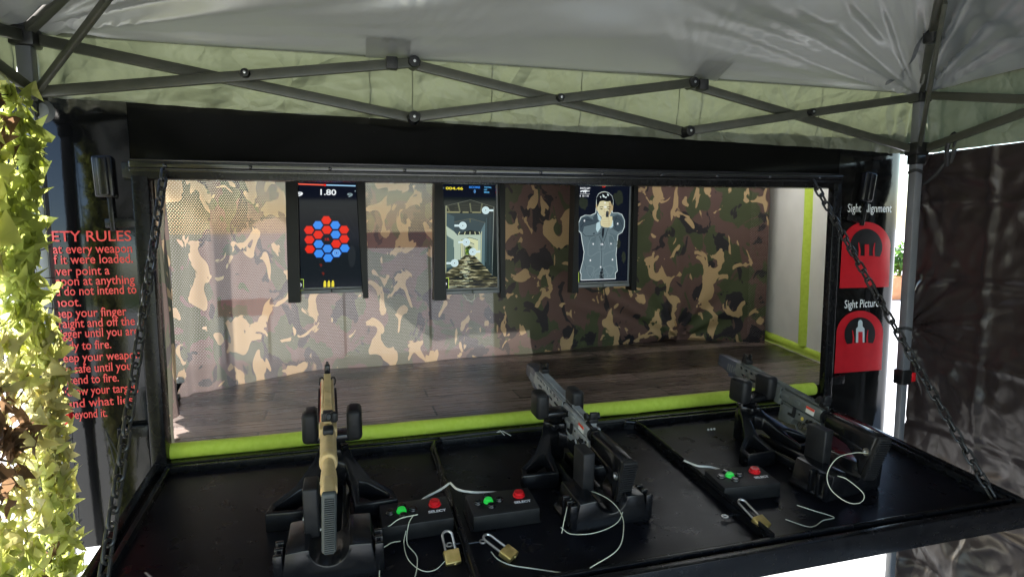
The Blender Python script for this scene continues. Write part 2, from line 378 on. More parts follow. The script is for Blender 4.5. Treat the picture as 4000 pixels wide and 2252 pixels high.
# sight decals (pixel layout of the printed sign -> metres on the wall)
AD = [[0.0009075420534793649,5.0101134878471985e-05,2.0878763314360445],[-2.949144274718932e-05,-0.0007391275780568668,1.0716441197578723]]
def aff(A): return lambda x, y: (A[0][0]*x+A[0][1]*y+A[0][2], A[1][0]*x+A[1][1]*y+A[1][2])
DA = aff(AD)
def dpoly(b, pts, y, mi): b.add([(DA(*p)[0], y, DA(*p)[1]) for p in pts], [tuple(range(len(pts)))], mi)
def arc(cx, cy, rx, ry, a0, a1, n=24): return [(cx+rx*math.cos(R(a0+(a1-a0)*i/n)), cy+ry*math.sin(R(a0+(a1-a0)*i/n))) for i in range(n+1)]
def sight(name, x0, x1, ytop, ymid, ybot, sk, target, tx):
    b = MB(); cx = (x0+x1)/2; rx = (x1-x0)/2
    dpoly(b, [(x0-sk, ybot+8), (x1-sk*.6, ybot)] + [(x1, ymid)] + [(cx+rx*math.cos(R(a)), ymid-(ymid-ytop)*math.sin(R(a))) for a in range(5, 180, 6)] + [(x0, ymid)], -.003, 0)
    c2 = (cx-2, ymid+5); r2 = rx*.66; ry = (ymid-ytop)*.75
    circ = [(c2[0]+r2*math.cos(R(a)), c2[1]-ry*math.sin(R(a))) for a in range(-52, 233, 5)]
    yb = circ[0][1]
    dpoly(b, circ[::1], -.0045, 1)
    # red base with the two horns and post standing in the black disc
    dpoly(b, [(c2[0]-r2*.98, yb-22), (c2[0]-r2*.35, yb-28), (c2[0]+r2*.35, yb-28), (c2[0]+r2*.98, yb-22), (c2[0]+r2*.8, yb+14), (c2[0]-r2*.8, yb+14)], -.0058, 0)
    for sgn in (-1, 1):
        dpoly(b, [(c2[0]+sgn*r2*.40, yb-20), (c2[0]+sgn*r2*.38, yb-55), (c2[0]+sgn*r2*.47, yb-100), (c2[0]+sgn*r2*.53, yb-102), (c2[0]+sgn*r2*.49, yb-60), (c2[0]+sgn*r2*.52, yb-20)], -.0062, 0)
    if target: dpoly(b, [(c2[0]-26,yb-30),(c2[0]-24,yb-110),(c2[0]-13,yb-122),(c2[0]-13,yb-145),(c2[0]-9,yb-156),(c2[0],yb-160),(c2[0]+9,yb-156),(c2[0]+13,yb-145),(c2[0]+13,yb-122),(c2[0]+24,yb-110),(c2[0]+24,yb-30)], -.0062, 2)
    dpoly(b, [(c2[0]-13,yb-20),(c2[0]-12,yb-92),(c2[0]+12,yb-92),(c2[0]+13,yb-20)], -.0070, 0)
    b.build("sight_decal", [M_DECAL, M_DBLK, M_SILVER], TR, smooth=0)
sight("a", 416, 690, 457, 590, 820, 14, False, None); sight("b", 384, 650, 955, 1085, 1302, 14, True, None)
for t, x0, x1, yb_ in (("Sight Alignment", 447, 693, 408), ("Sight Picture", 428, 622, 940)):
    p0 = DA(x0, yb_); p1 = DA(x1, yb_); b = MB(); add_text(b, t, .048, Matrix.Translation((p0[0], -.004, p0[1])) @ Matrix.Rotation(R(90), 4, 'X'), p1[0]-p0[0], .0003); b.build("sight_lettering", M_WHTTXT, TR, smooth=0)
# drop-lock handles and latches
def lock(x, z, tilt, sx):
    M = Matrix.Translation((x, 0, z)) @ Matrix.Rotation(tilt, 4, 'Y')
    b = MB(); b.box((0,-.016,.06), (.052,.032,.118), .008, M=M, seg=3)
    b.box((.003,-.036,.06), (.026,.012,.108), .005, M=M, seg=3)
    h = b.build("lock_handle", M_PLAST, TR)
    b = MB(); b.box((.008,-.016,-.045), (.014,.014,.10), .003, M=M); b.box((.03*sx,-.010,-.072), (.085,.02,.028), .003, M=M); b.build("lock_bar", M_RIM, h)
lock(-.107, .795, R(-2), 1); lock(2.583, .797, R(9), -1)
for x, z in ((-.085, .100), (2.49, .067)):
    b = MB(); b.box((x,-.008,z), (.082,.016,.035), .003); b.tube([(x-.036,-.02,z-.012),(x-.036,-.022,z+.016),(x+.036,-.022,z+.018)], .0035, 8); b.build("latch", M_RIM, TR)
b = MB(); b.tube([(2.2,.28,-.9),(2.13,.34,-.5),(2.12,.36,-.16)], .03, 14); b.box((2.2,.28,-.89), (.16,.12,.02), .004); b.build("stabiliser_leg", M_LEG, TR)
b = MB(); Mx = Matrix.Translation((1.72, .40, -.62)) @ Matrix.Rotation(R(90), 4, 'X')
b.lathe([(.12,-.09),(.2,-.09),(.26,-.085),(.28,-.06),(.28,.06),(.26,.085),(.2,.09),(.12,.09)], Mx, 40); wh = b.build("wheel", M_TYRE, TR)
b = MB(); b.lathe([(.01,.075),(.06,.08),(.12,.07),(.15,.088),(.16,.088),(.16,.06)], Mx, 30); b.build("rim", M_LEG, wh)

# ------------------------------------------------------------ foam tubes on the trailer edges
GF = "lime foam tubes padding the trailer edges"
def foam(pts, rad, label):
    out = []
    for i in range(len(pts)-1):
        a, b_ = Vector(pts[i]), Vector(pts[i+1])
        for k in range(14): out.append(a.lerp(b_, k/14)+Vector((rnd.uniform(-1,1), rnd.uniform(-1,1), rnd.uniform(-1,1)))*.0012)
    out.append(Vector(pts[-1])); b = MB(); b.tube(out, rad, 20); tag(b.build("foam_tube", M_FOAM, loc=pts[0]), label, "foam tube", GF)
foam([(.003,.034,.014),(1.26,.034,.016)], .025, "lime green foam tube along the floor edge behind the tan rifle")
foam([(1.263,.034,.017),(2.42,.034,.024)], .026, "lime green foam tube along the floor edge between the two grey rifles")
foam([(2.77,.20,.055),(2.945,1.0,.058)], .032, "lime green foam tube lying along the foot of the cream wall")
foam([(2.842,.56,.085),(2.842,.56,1.05)], .036, "upright lime green foam tube on the cream wall")

# ------------------------------------------------------------ camouflage curtain
def curtain():
    path = [Vector(p) for p in [(-.006,.034),(-.085,.36),(-.135,.58),(-.11,.64),(.10,.80),(.32,.945),(.9,.99),(1.38,1.035),(1.95,1.09),(2.44,1.155),(2.66,1.03),(2.86,.90)]]
    dist = [0]
    for i in range(1, len(path)): dist.append(dist[-1]+(path[i]-path[i-1]).length)
    def at(s):
        for i in range(1, len(path)):
            if s <= dist[i]+1e-6:
                t = (s-dist[i-1])/(dist[i]-dist[i-1]); return path[i-1].lerp(path[i], t), (path[i]-path[i-1]).normalized()
    n, mz = 340, 60; vs = []; uv = []; fs = []
    gx, gz = dist[9], .035
    for i in range(n+1):
        s = dist[-1]*i/n; p, d = at(s); nrm = Vector((d.y, -d.x))
        for j in range(mz+1):
            t = j/mz; zb = .030
            if s < dist[2]: zb = .03+.05*math.sin(math.pi*s/dist[2])**2
            z = zb + t*(1.03-zb)
            k = math.exp(-((s-.42)/.42)**2)
            a = .034*k*math.sin(s*34+z*2.2)*(.35+.65*t) + .016*k*math.sin(s*71-z*3) + .014*math.sin(s*8.5+.7*math.sin(z*3))*(.4+.6*t)
            # gathers radiating from the pinched foot near the right corner
            dx, dz = s-gx, z-gz; rr = math.hypot(dx, dz); th = math.atan2(dz, dx)
            a += .024*math.exp(-rr/.30)*math.sin(th*13+.6)*min(1, rr/.07)
            # long diagonal drag folds from that point up to the left
            for an, w, am in ((2.62,.028,.040),(2.42,.03,.026),(2.80,.02,.022),(2.15,.04,.016)):
                off = dx*math.sin(an)-dz*math.cos(an); al = dx*math.cos(an)+dz*math.sin(an)
                if al > 0: a += am*math.exp(-(off/w)**2)*math.exp(-al/.55)*min(1, al/.1)
            a += .012*noise.noise(Vector((s*2.3, z*1.3, 3.1))) + .004*noise.noise(Vector((s*9, z*4, 8.2)))
            if t < .12: a += .03*(1-t/.12)**2*(.3+.7*noise.noise(Vector((s*5, 0, 1)))) 
            q = p + nrm*a
            vs.append((q.x, q.y, z)); uv.append((s, z))
    for i in range(n):
        for j in range(mz): fs.append((i*(mz+1)+j, (i+1)*(mz+1)+j, (i+1)*(mz+1)+j+1, i*(mz+1)+j+1))
    b = MB(); b.add(vs, fs); o = b.build("camouflage_curtain", M_CAMO, smooth=-80, loc=(1.3, 1.0, .03))
    me = o.data; ul = me.uv_layers.new(name="UVMap"); 
    for l in me.loops: ul.data[l.index].uv = uv[l.vertex_index]
    tag(o, "brown and tan camouflage mesh curtain hung behind the three screens", "curtain")
curtain()
ck = thing("curtain_clamp", "small black clamp pinning the curtain foot at the bright floor end", "clamp", (-.122,.585,.03))
b = MB(); b.box((-.122,.575,.045), (.05,.03,.028), .006); b.tube([(-.125,.577,.05),(-.112,.59,.08),(-.10,.60,.10)], [.012,.011,.009], 10); b.build("clamp_body", M_PLAST, ck)
b = MB(); b.box((-.150,.565,.037), (.05,.03,.012), .004); b.build("clamp_foot", M_WHTTXT, ck)
b = MB(); b.lathe([(.004,0),(.016,.004),(.018,.014),(.01,.024),(.001,.027)], Matrix.Translation((-.10,.60,.095)), 14); b.build("clamp_cap", M_WHTTXT, ck)

# ------------------------------------------------------------ monitors
def monitor(label, outer, inner, y, draw, grey_side):
    # outer: xl_top, xl_bot, xr_top, xr_bot, zbL, zbR ; rails hang from the header ; inner: screen x0t,x0b,x1t,x1b,z bottom
    xlt, xlb, xrt, xrb, zl, zr = outer; x0t, x0b, x1t, x1b, zb = inner; zt = .985
    t = thing("target_screen", label, "screen", ((xlb+xrb)/2, y, zb), "portrait target screens")
    b = MB()
    for (a0, a1, c0, c1, zz) in ((xlt, xlb, x0t, x0b, zl), (x1t, x1b, xrt, xrb, zr)):
        vs = []
        for yy in (y-.035, y+.03): vs += [(a1,yy,zz),(c1,yy,zz),(c0,yy,1.03),(a0,yy,1.03)]
        b.add(vs, [(0,1,2,3),(7,6,5,4),(0,4,5,1),(1,5,6,2),(3,2,6,7),(0,3,7,4)])
    b.build("side_rails", M_BEZ, t, smooth=0)
    b = MB(); b.box(((x0b+x1b)/2, y+.014, (zb+zt)/2), (x1b-x0b-.002, .024, zt-zb), .002); b.build("housing", M_BEZ, t)
    b = MB(); xm = (x0b+x1b)/2-.002
    b.box(((x0b+xm)/2, y-.004, zb+.006), (xm-x0b-.004, .02, .016), .002); b.box(((xm+x1b)/2, y-.004, zb+.006), (x1b-xm-.004, .02, .016), .002)
    b.box(((x0b+x1b)/2, y-.001, zb+.020), (x1b-x0b-.006, .012, .008), .001)
    if grey_side:
        b.add([(x1b-.010,y-.006,zb),(x1b-.001,y-.006,zb),(x1t-.001,y-.006,zt),(x1t-.010,y-.006,zt)], [(0,1,2,3)])
    b.build("lower_bezel", M_BEZG, t)
    b = MB(); b.add([(x0b+.002,y-.0005,zb+.022),(x1b-.002,y-.0005,zb+.022),(x1t-.002,y-.0005,zt),(x0t+.002,y-.0005,zt)], [(0,1,2,3)])
    draw(b, y, t)
    return t
PAL = {}
def em(name, col, k=1.0):
    if name not in PAL: PAL[name] = emis("screen_"+name, col, k)
    return PAL[name]
class Screen:
    def __init__(s, A, y, b): s.A = aff(A); s.y = y; s.b = b; s.mats = []; s.lay = 0
    def mi(s, m):
        if m not in s.mats: s.mats.append(m)
        return s.mats.index(m)
    def poly(s, pts, m, lay=1): s.b.add([(s.A(*p)[0], s.y-.0010-.00035*lay, s.A(*p)[1]) for p in pts], [tuple(range(len(pts)))], s.mi(m))
    def line(s, pts, w, m, lay=1, closed=False):
        pts = list(pts)+([pts[0]] if closed else [])
        for (x0,y0),(x1,y1) in zip(pts, pts[1:]):
            L = math.hypot(x1-x0, y1-y0) or 1; nx, ny = -(y1-y0)/L*w/2, (x1-x0)/L*w/2
            s.poly([(x0+nx,y0+ny),(x1+nx,y1+ny),(x1-nx,y1-ny),(x0-nx,y0-ny)], m, lay)
    def disc(s, cx, cy, r, m, lay=1, ry=None, n=20): s.poly([(cx+r*math.cos(2*math.pi*i/n), cy+(ry or r)*math.sin(2*math.pi*i/n)) for i in range(n)], m, lay)
    def text(s, t, x0, x1, yb, h, m, lay=3, weight=0):
        vs, fs = text_geo(t, h*1.38, x1-x0, weight); s.b.add([(s.A(x0+v.x, yb-v.y)[0], s.y-.0010-.00035*lay, s.A(x0+v.x, yb-v.y)[1]) for v in vs], fs, s.mi(m))
E_BG = emis("screen_dark", (.0035,.0055,.013)); WH = emis("screen_white", (.86,.9,.93)); RED = emis("screen_red", (.80,.022,.008)); RED2 = emis("screen_deep_red", (.42,.008,.004))
BLU = emis("screen_blue", (.045,.27,.86)); BLU2 = emis("screen_deep_blue", (.02,.10,.46)); YEL = emis("screen_yellow", (.85,.72,.05)); LIM = emis("screen_lime", (.6,.85,.12)); GRY = emis("screen_grey", (.22,.30,.32))
def hexa(s, cx, cy, c, d, r=50):
    s.poly([(cx+r*math.cos(R(a)), cy+r*.89*math.sin(R(a))) for a in range(0, 360, 60)], d, 1)
    s.poly([(cx+r*.9*math.cos(R(a)), cy+r*.8*math.sin(R(a))) for a in range(0, 360, 60)], c, 2)
def arrow_tab(s, x0, y0, x1, y1, cx):
    s.line([(x0,y0),(x1,y0),(x1,y1),(x0,y1)], 4.5, LIM, 2)
    h = (y1-y0)*.33; ym = (y0+y1)/2
    for k in (0, 1): s.line([(cx-18+k*20, ym-h), (cx+2+k*20, ym), (cx-18+k*20, ym+h)], 6.5, WH, 2)
def fin(s, t):
    o = s.b.build("screen_picture", s.mats, t, smooth=0)
def draw1(b, y, t):
    s = Screen([[0.0004311968208777932,-1.6046675509659197e-05,0.19957871059829876],[-4.660025553596178e-06,-0.0004492653717755132,0.9657510858618245]], y, b)
    s.mats = [E_BG]
    s.line([(350,172),(648,176)], 13, emis("screen_salmon", (.85,.12,.07)), 1); s.line([(648,176),(938,178)], 11, emis("screen_pale_blue", (.35,.62,.85)), 1); s.disc(648,177,11,RED,2)
    s.text("1.80", 605, 753, 268, 54, WH, 3, 1.4)
    s.text("9", 388, 444, 282, 38, WH, 3, 2); s.text("9", 856, 911, 282, 36, GRY, 3, 2)
    s.disc(357,224,7,RED,2); s.disc(934,227,6,GRY,2)
    for cx, cy, c in [(660,503,1),(582,550,0),(745,549,0),(499,596,1),(665,594,1),(829,592,1),(584,640,1),(748,638,0),(502,686,1),(831,680,1),(588,728,0),(753,726,1),(506,775,1),(672,771,0),(836,768,0),(591,817,0),(757,815,0),(677,859,0)]:
        hexa(s, cx, cy, RED if c else BLU, RED2 if c else BLU2)
    LB = emis("screen_light_blue", (.25,.5,.85)); s.disc(757,812,34,LB,3); s.disc(757,812,27,BLU,4); s.disc(757,812,17,LB,5); s.disc(757,812,10,BLU2,6)
    s.text("1R", 647, 692, 694, 24, RED2, 3, 1)
    for i in range(3):
        x = 634+38*i; s.poly([(x,1142),(x,1095),(x+6,1078),(x+13,1072),(x+20,1078),(x+25,1095),(x+25,1142)], YEL, 1)
        s.line([(x,1100),(x+25,1100)], 3, emis("screen_olive", (.4,.36,.03)), 2); s.line([(x,1132),(x+25,1132)], 3, emis("screen_olive", (.4,.36,.03)), 2)
    arrow_tab(s, 376, 1058, 446, 1162, 405)
    DK = emis("screen_faint", (.02,.024,.034)); s.line([(560,390),(830,390),(945,600)], 3, DK, 1); s.line([(560,452),(800,452),(940,670)], 3, DK, 1)
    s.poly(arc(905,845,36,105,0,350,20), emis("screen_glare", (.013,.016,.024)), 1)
    for cx, cy in ((606,926),(628,1006)): s.poly([(cx-14,cy-8),(cx+6,cy-16),(cx+18,cy),(cx+4,cy+20)], emis("screen_ember", (.12,.01,.008)), 1)
    rr = random.Random(3)
    for i in range(70): s.disc(rr.uniform(440,960), rr.uniform(880,1140), rr.uniform(1,2.6), emis("screen_dust", (.05,.06,.065)) if i == 0 else s.mats[-1], 1, n=6)
    fin(s, t)
def water_mat():
    m = emis("screen_water", (.1,.12,.1)); v = coords(m, "Object", (9, 1, 75)); t = nd(m, "ShaderNodeTexCoord")
    n = nz(m, v, 1.6, 4, .6, .6); lk(m, ramp(m, n, [(.42,(.006,.008,.010)),(.54,(.07,.065,.03)),(.66,(.6,.58,.36))]), bsdf(m).inputs["Emission Color"]); return m
def draw2(b, y, t):
    s = Screen([[0.0004874530150595292,-6.517091098683222e-06,0.8824673545103289],[-4.41378110376043e-06,-0.0004778210503973965,0.9774022703003422]], y, b)
    s.mats = [E_BG]
    e = lambda n, c: em("pier_"+n, c)
    dk, st, st2, lt, cr = e("dark",(.006,.010,.012)), e("steel",(.022,.042,.052)), e("steel2",(.045,.085,.10)), e("light",(.42,.52,.42)), e("cream",(.62,.66,.40))
    s.poly([(175,290),(735,290),(728,1160),(172,1160)], dk, 1)
    s.poly([(222,370),(450,312),(672,376),(665,1030),(218,1030)], st, 2)
    s.poly([(228,372),(450,318),(668,378),(668,440),(228,440)], e("roof",(.010,.013,.012)), 3)
    for x0, x1 in ((232,256),(334,352),(444,456),(560,545)): s.line([(x0,345 if x0 > 300 else 375),(x1,430)], 13, e("beam",(.13,.14,.085)), 4)
    for yy in (365,390,412): s.line([(300,yy),(600,yy+2)], 3, e("beamdark",(.05,.055,.04)), 4)
    s.line([(230,430),(350,430)], 14, e("slat",(.24,.24,.13)), 4); s.line([(375,430),(432,430)], 12, e("slat",(.2,.2,.1)), 4); s.line([(465,430),(550,430)], 12, e("slat",(.2,.2,.1)), 4)
    s.line([(224,372),(450,314),(672,378)], 4, e("edge",(.12,.13,.10)), 5); s.line([(222,370),(218,1030)], 5, cr, 5); s.line([(672,376),(656,1040)], 4, e("edge2",(.3,.34,.3)), 5)
    s.poly([(228,440),(298,470),(296,950),(222,960)], st2, 4); s.poly([(224,560),(296,610),(332,650),(332,900),(296,950),(296,760),(228,640)], lt, 5)
    s.poly([(232,650),(292,690),(290,930),(226,950)], e("pillar",(.10,.16,.15)), 6)
    s.poly([(172,655),(200,680),(196,720),(172,720)], cr, 3)
    s.poly([(298,520),(450,486),(590,525),(560,900),(298,900)], e("mid",(.035,.06,.07)), 4)
    s.line([(298,522),(450,488),(590,526)], 4, e("edge",(.12,.13,.10)), 6)
    s.poly([(332,640),(548,640),(545,905),(332,875)], lt, 6); s.poly([(332,638),(390,612),(450,598),(520,612),(548,638)], e("roof",(.010,.013,.012)), 6)
    for x0 in (350,400,445,490,530): s.line([(x0,612),(x0+(450-x0)*-.15,638)], 7, cr, 7)
    s.line([(445,490),(445,525)], 9, e("beam",(.13,.14,.085)), 7)
    s.poly([(352,690),(440,664),(522,690),(520,850),(360,850)], cr, 7); s.line([(358,690),(440,666),(520,690)], 5, e("mid",(.03,.05,.06)), 8)
    s.poly([(376,725),(440,705),(486,725),(490,840),(378,840)], e("light2",(.5,.55,.38)), 8); s.line([(380,728),(440,710),(484,728)], 5, e("mid",(.03,.05,.06)), 9)
    s.poly([(400,760),(440,742),(470,760),(476,830),(398,830)], e("leaf",(.05,.11,.02)), 9); s.poly([(420,755),(440,748),(455,755),(458,780),(420,775)], e("void",(.01,.012,.01)), 10)
    rr = random.Random(5)
    for i in range(16): s.disc(rr.uniform(402,470), rr.uniform(765,825), rr.uniform(3,7), e("leaf2",(.25,.36,.05)), 10, n=7)
    for x in (360,378,394): s.line([(x,720),(x-2,865)], 4, e("mid",(.05,.08,.08)), 9)
    s.poly([(548,600),(590,520),(584,940),(545,905)], e("rside",(.10,.17,.19)), 6); s.poly([(590,480),(662,420),(658,1020),(584,945)], e("rwall",(.018,.032,.038)), 5)
    s.line([(600,480),(596,900)], 8, st2, 6); s.line([(636,470),(632,930)], 6, e("mid",(.035,.06,.07)), 6); s.line([(555,610),(550,900)], 5, cr, 7)
    s.poly([(512,790),(545,780),(543,880),(516,872)], cr, 8)
    s.poly([(172,1030),(220,1000),(300,930),(352,870),(400,832),(478,832),(516,872),(585,940),(660,1030),(728,1060),(728,1160),(172,1160)], water_mat(), 11)
    rr = random.Random(9)
    for i in range(60):
        yy = rr.uniform(850,1140); w = (yy-800)*.30; cx = 430-(yy-840)*.18+rr.gauss(0, w*.5); L = rr.uniform(8,16+(yy-840)*.12)
        s.line([(cx-L,yy),(cx+L,yy+rr.uniform(-2,2))], rr.uniform(2,4.5), rr.choice([cr, lt, e("glint",(.75,.74,.5))]), 12)
    wt, wt2 = e("target",(.62,.78,.80)), e("target_ring",(.42,.60,.62))
    for cx, cy, dx in ((592,410,74),(376,555,-78),(408,710,-74),(470,801,72),(299,906,-76)):
        s.line([(cx,cy),(cx+dx,cy)], 19, wt, 13); s.disc(cx,cy,36,wt,14,n=28)
        for rr_ in (27,19): s.disc(cx,cy,rr_,wt2,15+(rr_ == 19)*2); s.disc(cx,cy,rr_-3,wt,16+(rr_ == 19)*2)
        s.disc(cx,cy,5.5,e("bull",(.03,.01,.01)),19)
    s.text("004.46", 220, 380, 222, 25, YEL, 3, 1); s.text("SCORE", 436, 540, 205, 19, BLU, 3, .8); s.text("0", 481, 498, 249, 31, emis("screen_sky",(.15,.42,.85)), 3, .6)
    s.text("x", 184, 208, 214, 18, GRY, 3, 1)
    LT = emis("screen_teal",(.12,.45,.8))
    for i, w in enumerate(("TOTAL","HIT","MISS")): s.text(w, 578, (650,608,628)[i], 201+23*i, 14, LT, 3, .5)
    for i, c in enumerate((emis("screen_amber",(.85,.4,.08)), emis("screen_indigo",(.1,.08,.7)), RED)): s.line([(692,187+23*i),(706,187+23*i),(706,201+23*i),(692,201+23*i)], 4.5, c, 3, True)
    s.poly([(172,1044),(245,1044),(245,1157),(172,1157)], e("tab",(.006,.007,.008)), 13); arrow_tab_hi(s)
    fin(s, t)
def arrow_tab_hi(s):
    s.line([(172,1046),(243,1046),(243,1156),(172,1156)], 4.5, LIM, 15)
    for k in (0, 1): s.line([(182+k*21,1066),(203+k*21,1100),(182+k*21,1134)], 7, WH, 15)
def draw3(b, y, t):
    s = Screen([[0.0005526927364797509,5.523111308726458e-06,1.4712547638695452],[-5.104689090306578e-06,-0.000508460170437285,0.991669234850997]], y, b)
    s.mats = [E_BG]
    e = lambda n, c: em("man_"+n, c)
    jk, jk2, jd, ln = e("jacket",(.115,.165,.185)), e("jacket_dark",(.045,.068,.085)), e("shadow",(.012,.018,.024)), e("outline",(.62,.72,.72))
    sk, sk2, hr, pal = e("skin",(.62,.58,.36)), e("skin_shadow",(.42,.33,.18)), e("hair",(.006,.007,.010)), e("shirt",(.45,.62,.66))
    org = e("organ",(.21,.275,.29))
    body = [(426,440),(380,462),(330,460),(290,480),(268,530),(266,600),(290,625),(300,700),(318,800),(308,880),(280,985),(290,1010),(288,1066),(610,1060),(608,1005),(628,985),(614,830),(632,640),(672,615),(694,565),(695,500),(668,450),(630,436),(580,436),(560,300),(440,300)]
    s.poly([(x+(5 if x > 480 else -5), y_+(-4 if y_ < 500 else 3)) for x, y_ in body], ln, 1)
    s.poly(body, jk, 2)
    # head
    head = [(430,350),(433,300),(450,262),(480,244),(510,240),(545,250),(575,278),(588,320),(586,360),(580,400),(560,450),(525,480),(490,478),(460,455),(438,405)]
    s.poly([(508+(x-508)*1.035, 360+(y_-360)*1.035) for x, y_ in head], ln, 3); s.poly(head, sk, 4)
    s.poly([(432,350),(430,300),(450,262),(480,246),(510,242),(545,250),(575,278),(588,320),(582,372),(570,350),(560,325),(530,330),(490,322),(462,330),(450,360),(440,385)], hr, 6)
    for p in ([(484,262),(500,270),(512,292),(490,290)], [(530,256),(546,262),(544,280),(530,272)], [(462,282),(474,280),(470,302)], [(500,288),(530,282),(520,300)]): s.poly(p, ln, 7)
    s.poly([(424,362),(434,360),(440,410),(430,418)], sk2, 5); s.poly([(576,362),(588,360),(584,412),(574,416)], sk2, 5)
    s.poly([(545,330),(575,345),(580,390),(560,445),(535,470),(548,400)], sk2, 5)
    for x0 in (458, 528): s.line([(x0,385),(x0+18,377),(x0+36,382)], 5, hr, 7); s.line([(x0+3,400),(x0+17,395),(x0+32,401)], 4, hr, 7); s.disc(x0+18,401,4,hr,8)
    s.line([(505,400),(500,425),(515,430)], 3, sk2, 7); s.line([(484,452),(505,448),(520,452)], 3.5, e("lip",(.25,.10,.07)), 7)
    s.poly([(436,436),(470,480),(480,520),(440,500)], pal, 5); s.poly([(418,450),(436,436),(444,470),(455,520),(410,520),(395,480)], jk2, 5)
    # arms and hands
    s.poly([(272,530),(300,480),(350,470),(400,500),(440,520),(440,540),(330,560),(300,625),(275,600)], jk2, 5)
    s.poly([(316,560),(440,530),(470,560),(470,620),(440,645),(330,655),(300,625)], jk, 6); s.line([(316,560),(380,545),(440,530)], 4, jd, 7); s.line([(300,625),(330,655),(440,645),(470,620)], 4, jd, 7)
    s.poly([(580,470),(630,450),(670,470),(690,520),(680,590),(640,612),(600,590),(575,560)], jk2, 5); s.line([(600,480),(650,500),(680,560)], 4, jd, 7); s.line([(640,612),(600,590),(575,585),(560,570)], 4, jd, 7)
    for q in ([(300,520),(340,500),(390,510)],[(285,570),(320,520)],[(620,470),(600,520),(610,570)]): s.line(q, 4, jd, 7)
    s.poly([(430,530),(462,515),(470,575),(440,620),(425,590)], pal, 7); s.poly([(562,520),(585,500),(588,560),(565,580),(548,570)], pal, 7)
    s.poly([(466,520),(480,480),(500,470),(545,460),(578,470),(580,520),(568,560),(540,572),(500,570),(470,555)], sk, 8)
    for q in ([(480,500),(545,490)],[(485,520),(560,512)],[(488,540),(562,535)],[(500,556),(552,552)],[(545,470),(548,560)]): s.line(q, 3, sk2, 9)
    s.poly([(474,455),(488,442),(505,450),(508,478),(490,490),(476,478)], sk, 9); s.line([(476,470),(492,460),(505,468)], 3, sk2, 10)
    s.poly([(516,475),(518,425),(530,415),(544,425),(543,475)], e("pistol",(.03,.035,.04)), 10); s.disc(531,430,8,e("bore",(.10,.10,.10)),11); s.disc(531,430,4,hr,12)
    # tie, lapels, jacket front
    s.poly([(485,575),(506,575),(500,640),(490,680),(478,640)], jd, 6); s.line([(455,650),(490,735),(540,580)], 4, jd, 6); s.line([(478,740),(478,940)], 4, jk2, 5)
    s.line([(482,580),(470,640),(485,720)], 3, jk2, 6); s.poly([(486,945),(496,1000),(498,1058),(455,1050),(462,1000)], jd, 5); s.line([(308,880),(340,990),(400,1050)], 3, jk2, 4)
    s.line([(398,630),(414,628)], 10, jd, 7); s.poly([(352,660),(430,650),(420,720),(370,700)], e("pocket",(.09,.135,.152)), 4); s.poly([(560,620),(620,650),(610,715),(545,710)], e("pocket",(.09,.135,.152)), 4)
    for q in ([(430,650),(380,670),(352,740),(350,830),(380,845),(440,805),(470,800)],[(540,640),(580,650),(604,700),(606,790),(560,800),(500,830)],[(455,700),(455,780),(500,775),(515,740),(500,700)],[(345,940),(370,930),(410,950),(400,990),(370,1040),(340,990),(338,955)],[(500,950),(560,930),(598,950),(595,990),(560,1040),(540,1010)],[(390,1050),(410,990),(460,950),(500,950),(530,1000),(540,1055)],[(470,800),(466,930)],[(492,800),(490,930)],[(535,600),(540,700),(560,770)]): s.line(q, 3, org, 6)
    for cx, cy, r_ in ((440,1030,24),(510,1025,24),(475,1000,18)): s.line(arc(cx,cy,r_,r_,0,340,12), 2.5, org, 6)
    for tx, x0, yb in (("8",310,518),("8",622,544),("9",391,736),("10",468,738),("9",558,735),("8",364,888),("8",573,884),("9",460,954),("9",501,350),("10",499,388)):
        s.text(tx, x0, x0+(13 if len(tx) == 1 else 23), yb, 17, WH, 13, .8)
    s.line([(288,1067),(610,1061)], 5, WH, 3)
    s.text("SHOTS LEFT", 280, 374, 219, 17, WH, 3, .5); s.line([(278,262),(370,262)], 2.5, WH, 3); s.text("10 / 10", 300, 358, 289, 18, WH, 3, .3); s.poly([(278,290),(278,276),(281,270),(284,276),(284,290)], WH, 3)
    s.poly([(282,236),(300,230),(316,230),(322,226),(340,227),(345,233),(368,234),(368,238),(345,241),(334,243),(333,255),(326,254),(325,243),(318,244),(314,251),(308,250),(310,242),(300,241),(283,248)], WH, 3)
    s.text("UP", 486, 518, 200, 18, RED, 3, .5)
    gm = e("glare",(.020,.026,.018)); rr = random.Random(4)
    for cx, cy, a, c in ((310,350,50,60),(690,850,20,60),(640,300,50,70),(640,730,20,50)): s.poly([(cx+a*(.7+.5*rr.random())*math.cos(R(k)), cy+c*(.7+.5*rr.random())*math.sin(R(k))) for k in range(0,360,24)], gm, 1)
    s.line([(232,990),(264,990),(264,1085),(236,1085)], 4.5, LIM, 2); s.line([(236,1012),(246,1037),(236,1062)], 7, WH, 2)
    fin(s, t)
YS = .68
t1 = monitor("portrait screen showing red and blue hexagons, leftmost of the three", (.324,.313,.641,.640,.394,.402), (.372,.361,.601,.617,.428), YS, draw1, False)
t2 = monitor("portrait screen showing round white targets under a pier over water", (.936,.923,1.254,1.251,.380,.380), (.970,.978,1.226,1.231,.404), YS, draw2, True)
t3 = monitor("portrait screen showing a man in a suit aiming a pistol", (1.592,1.578,1.914,1.912,.390,.392), (1.608,1.609,1.893,1.886,.414), YS, draw3, True)
b = MB(); b.tube([(1.06,.68,.40),(1.075,.67,.375),(1.095,.665,.367),(1.11,.67,.38),(1.115,.68,.40)], .003, 8); tag(b.build("screen_cable", M_CORD, loc=(1.06,.68,.40)), "short white cable looping below the pier scene screen", "cable")
b = MB()
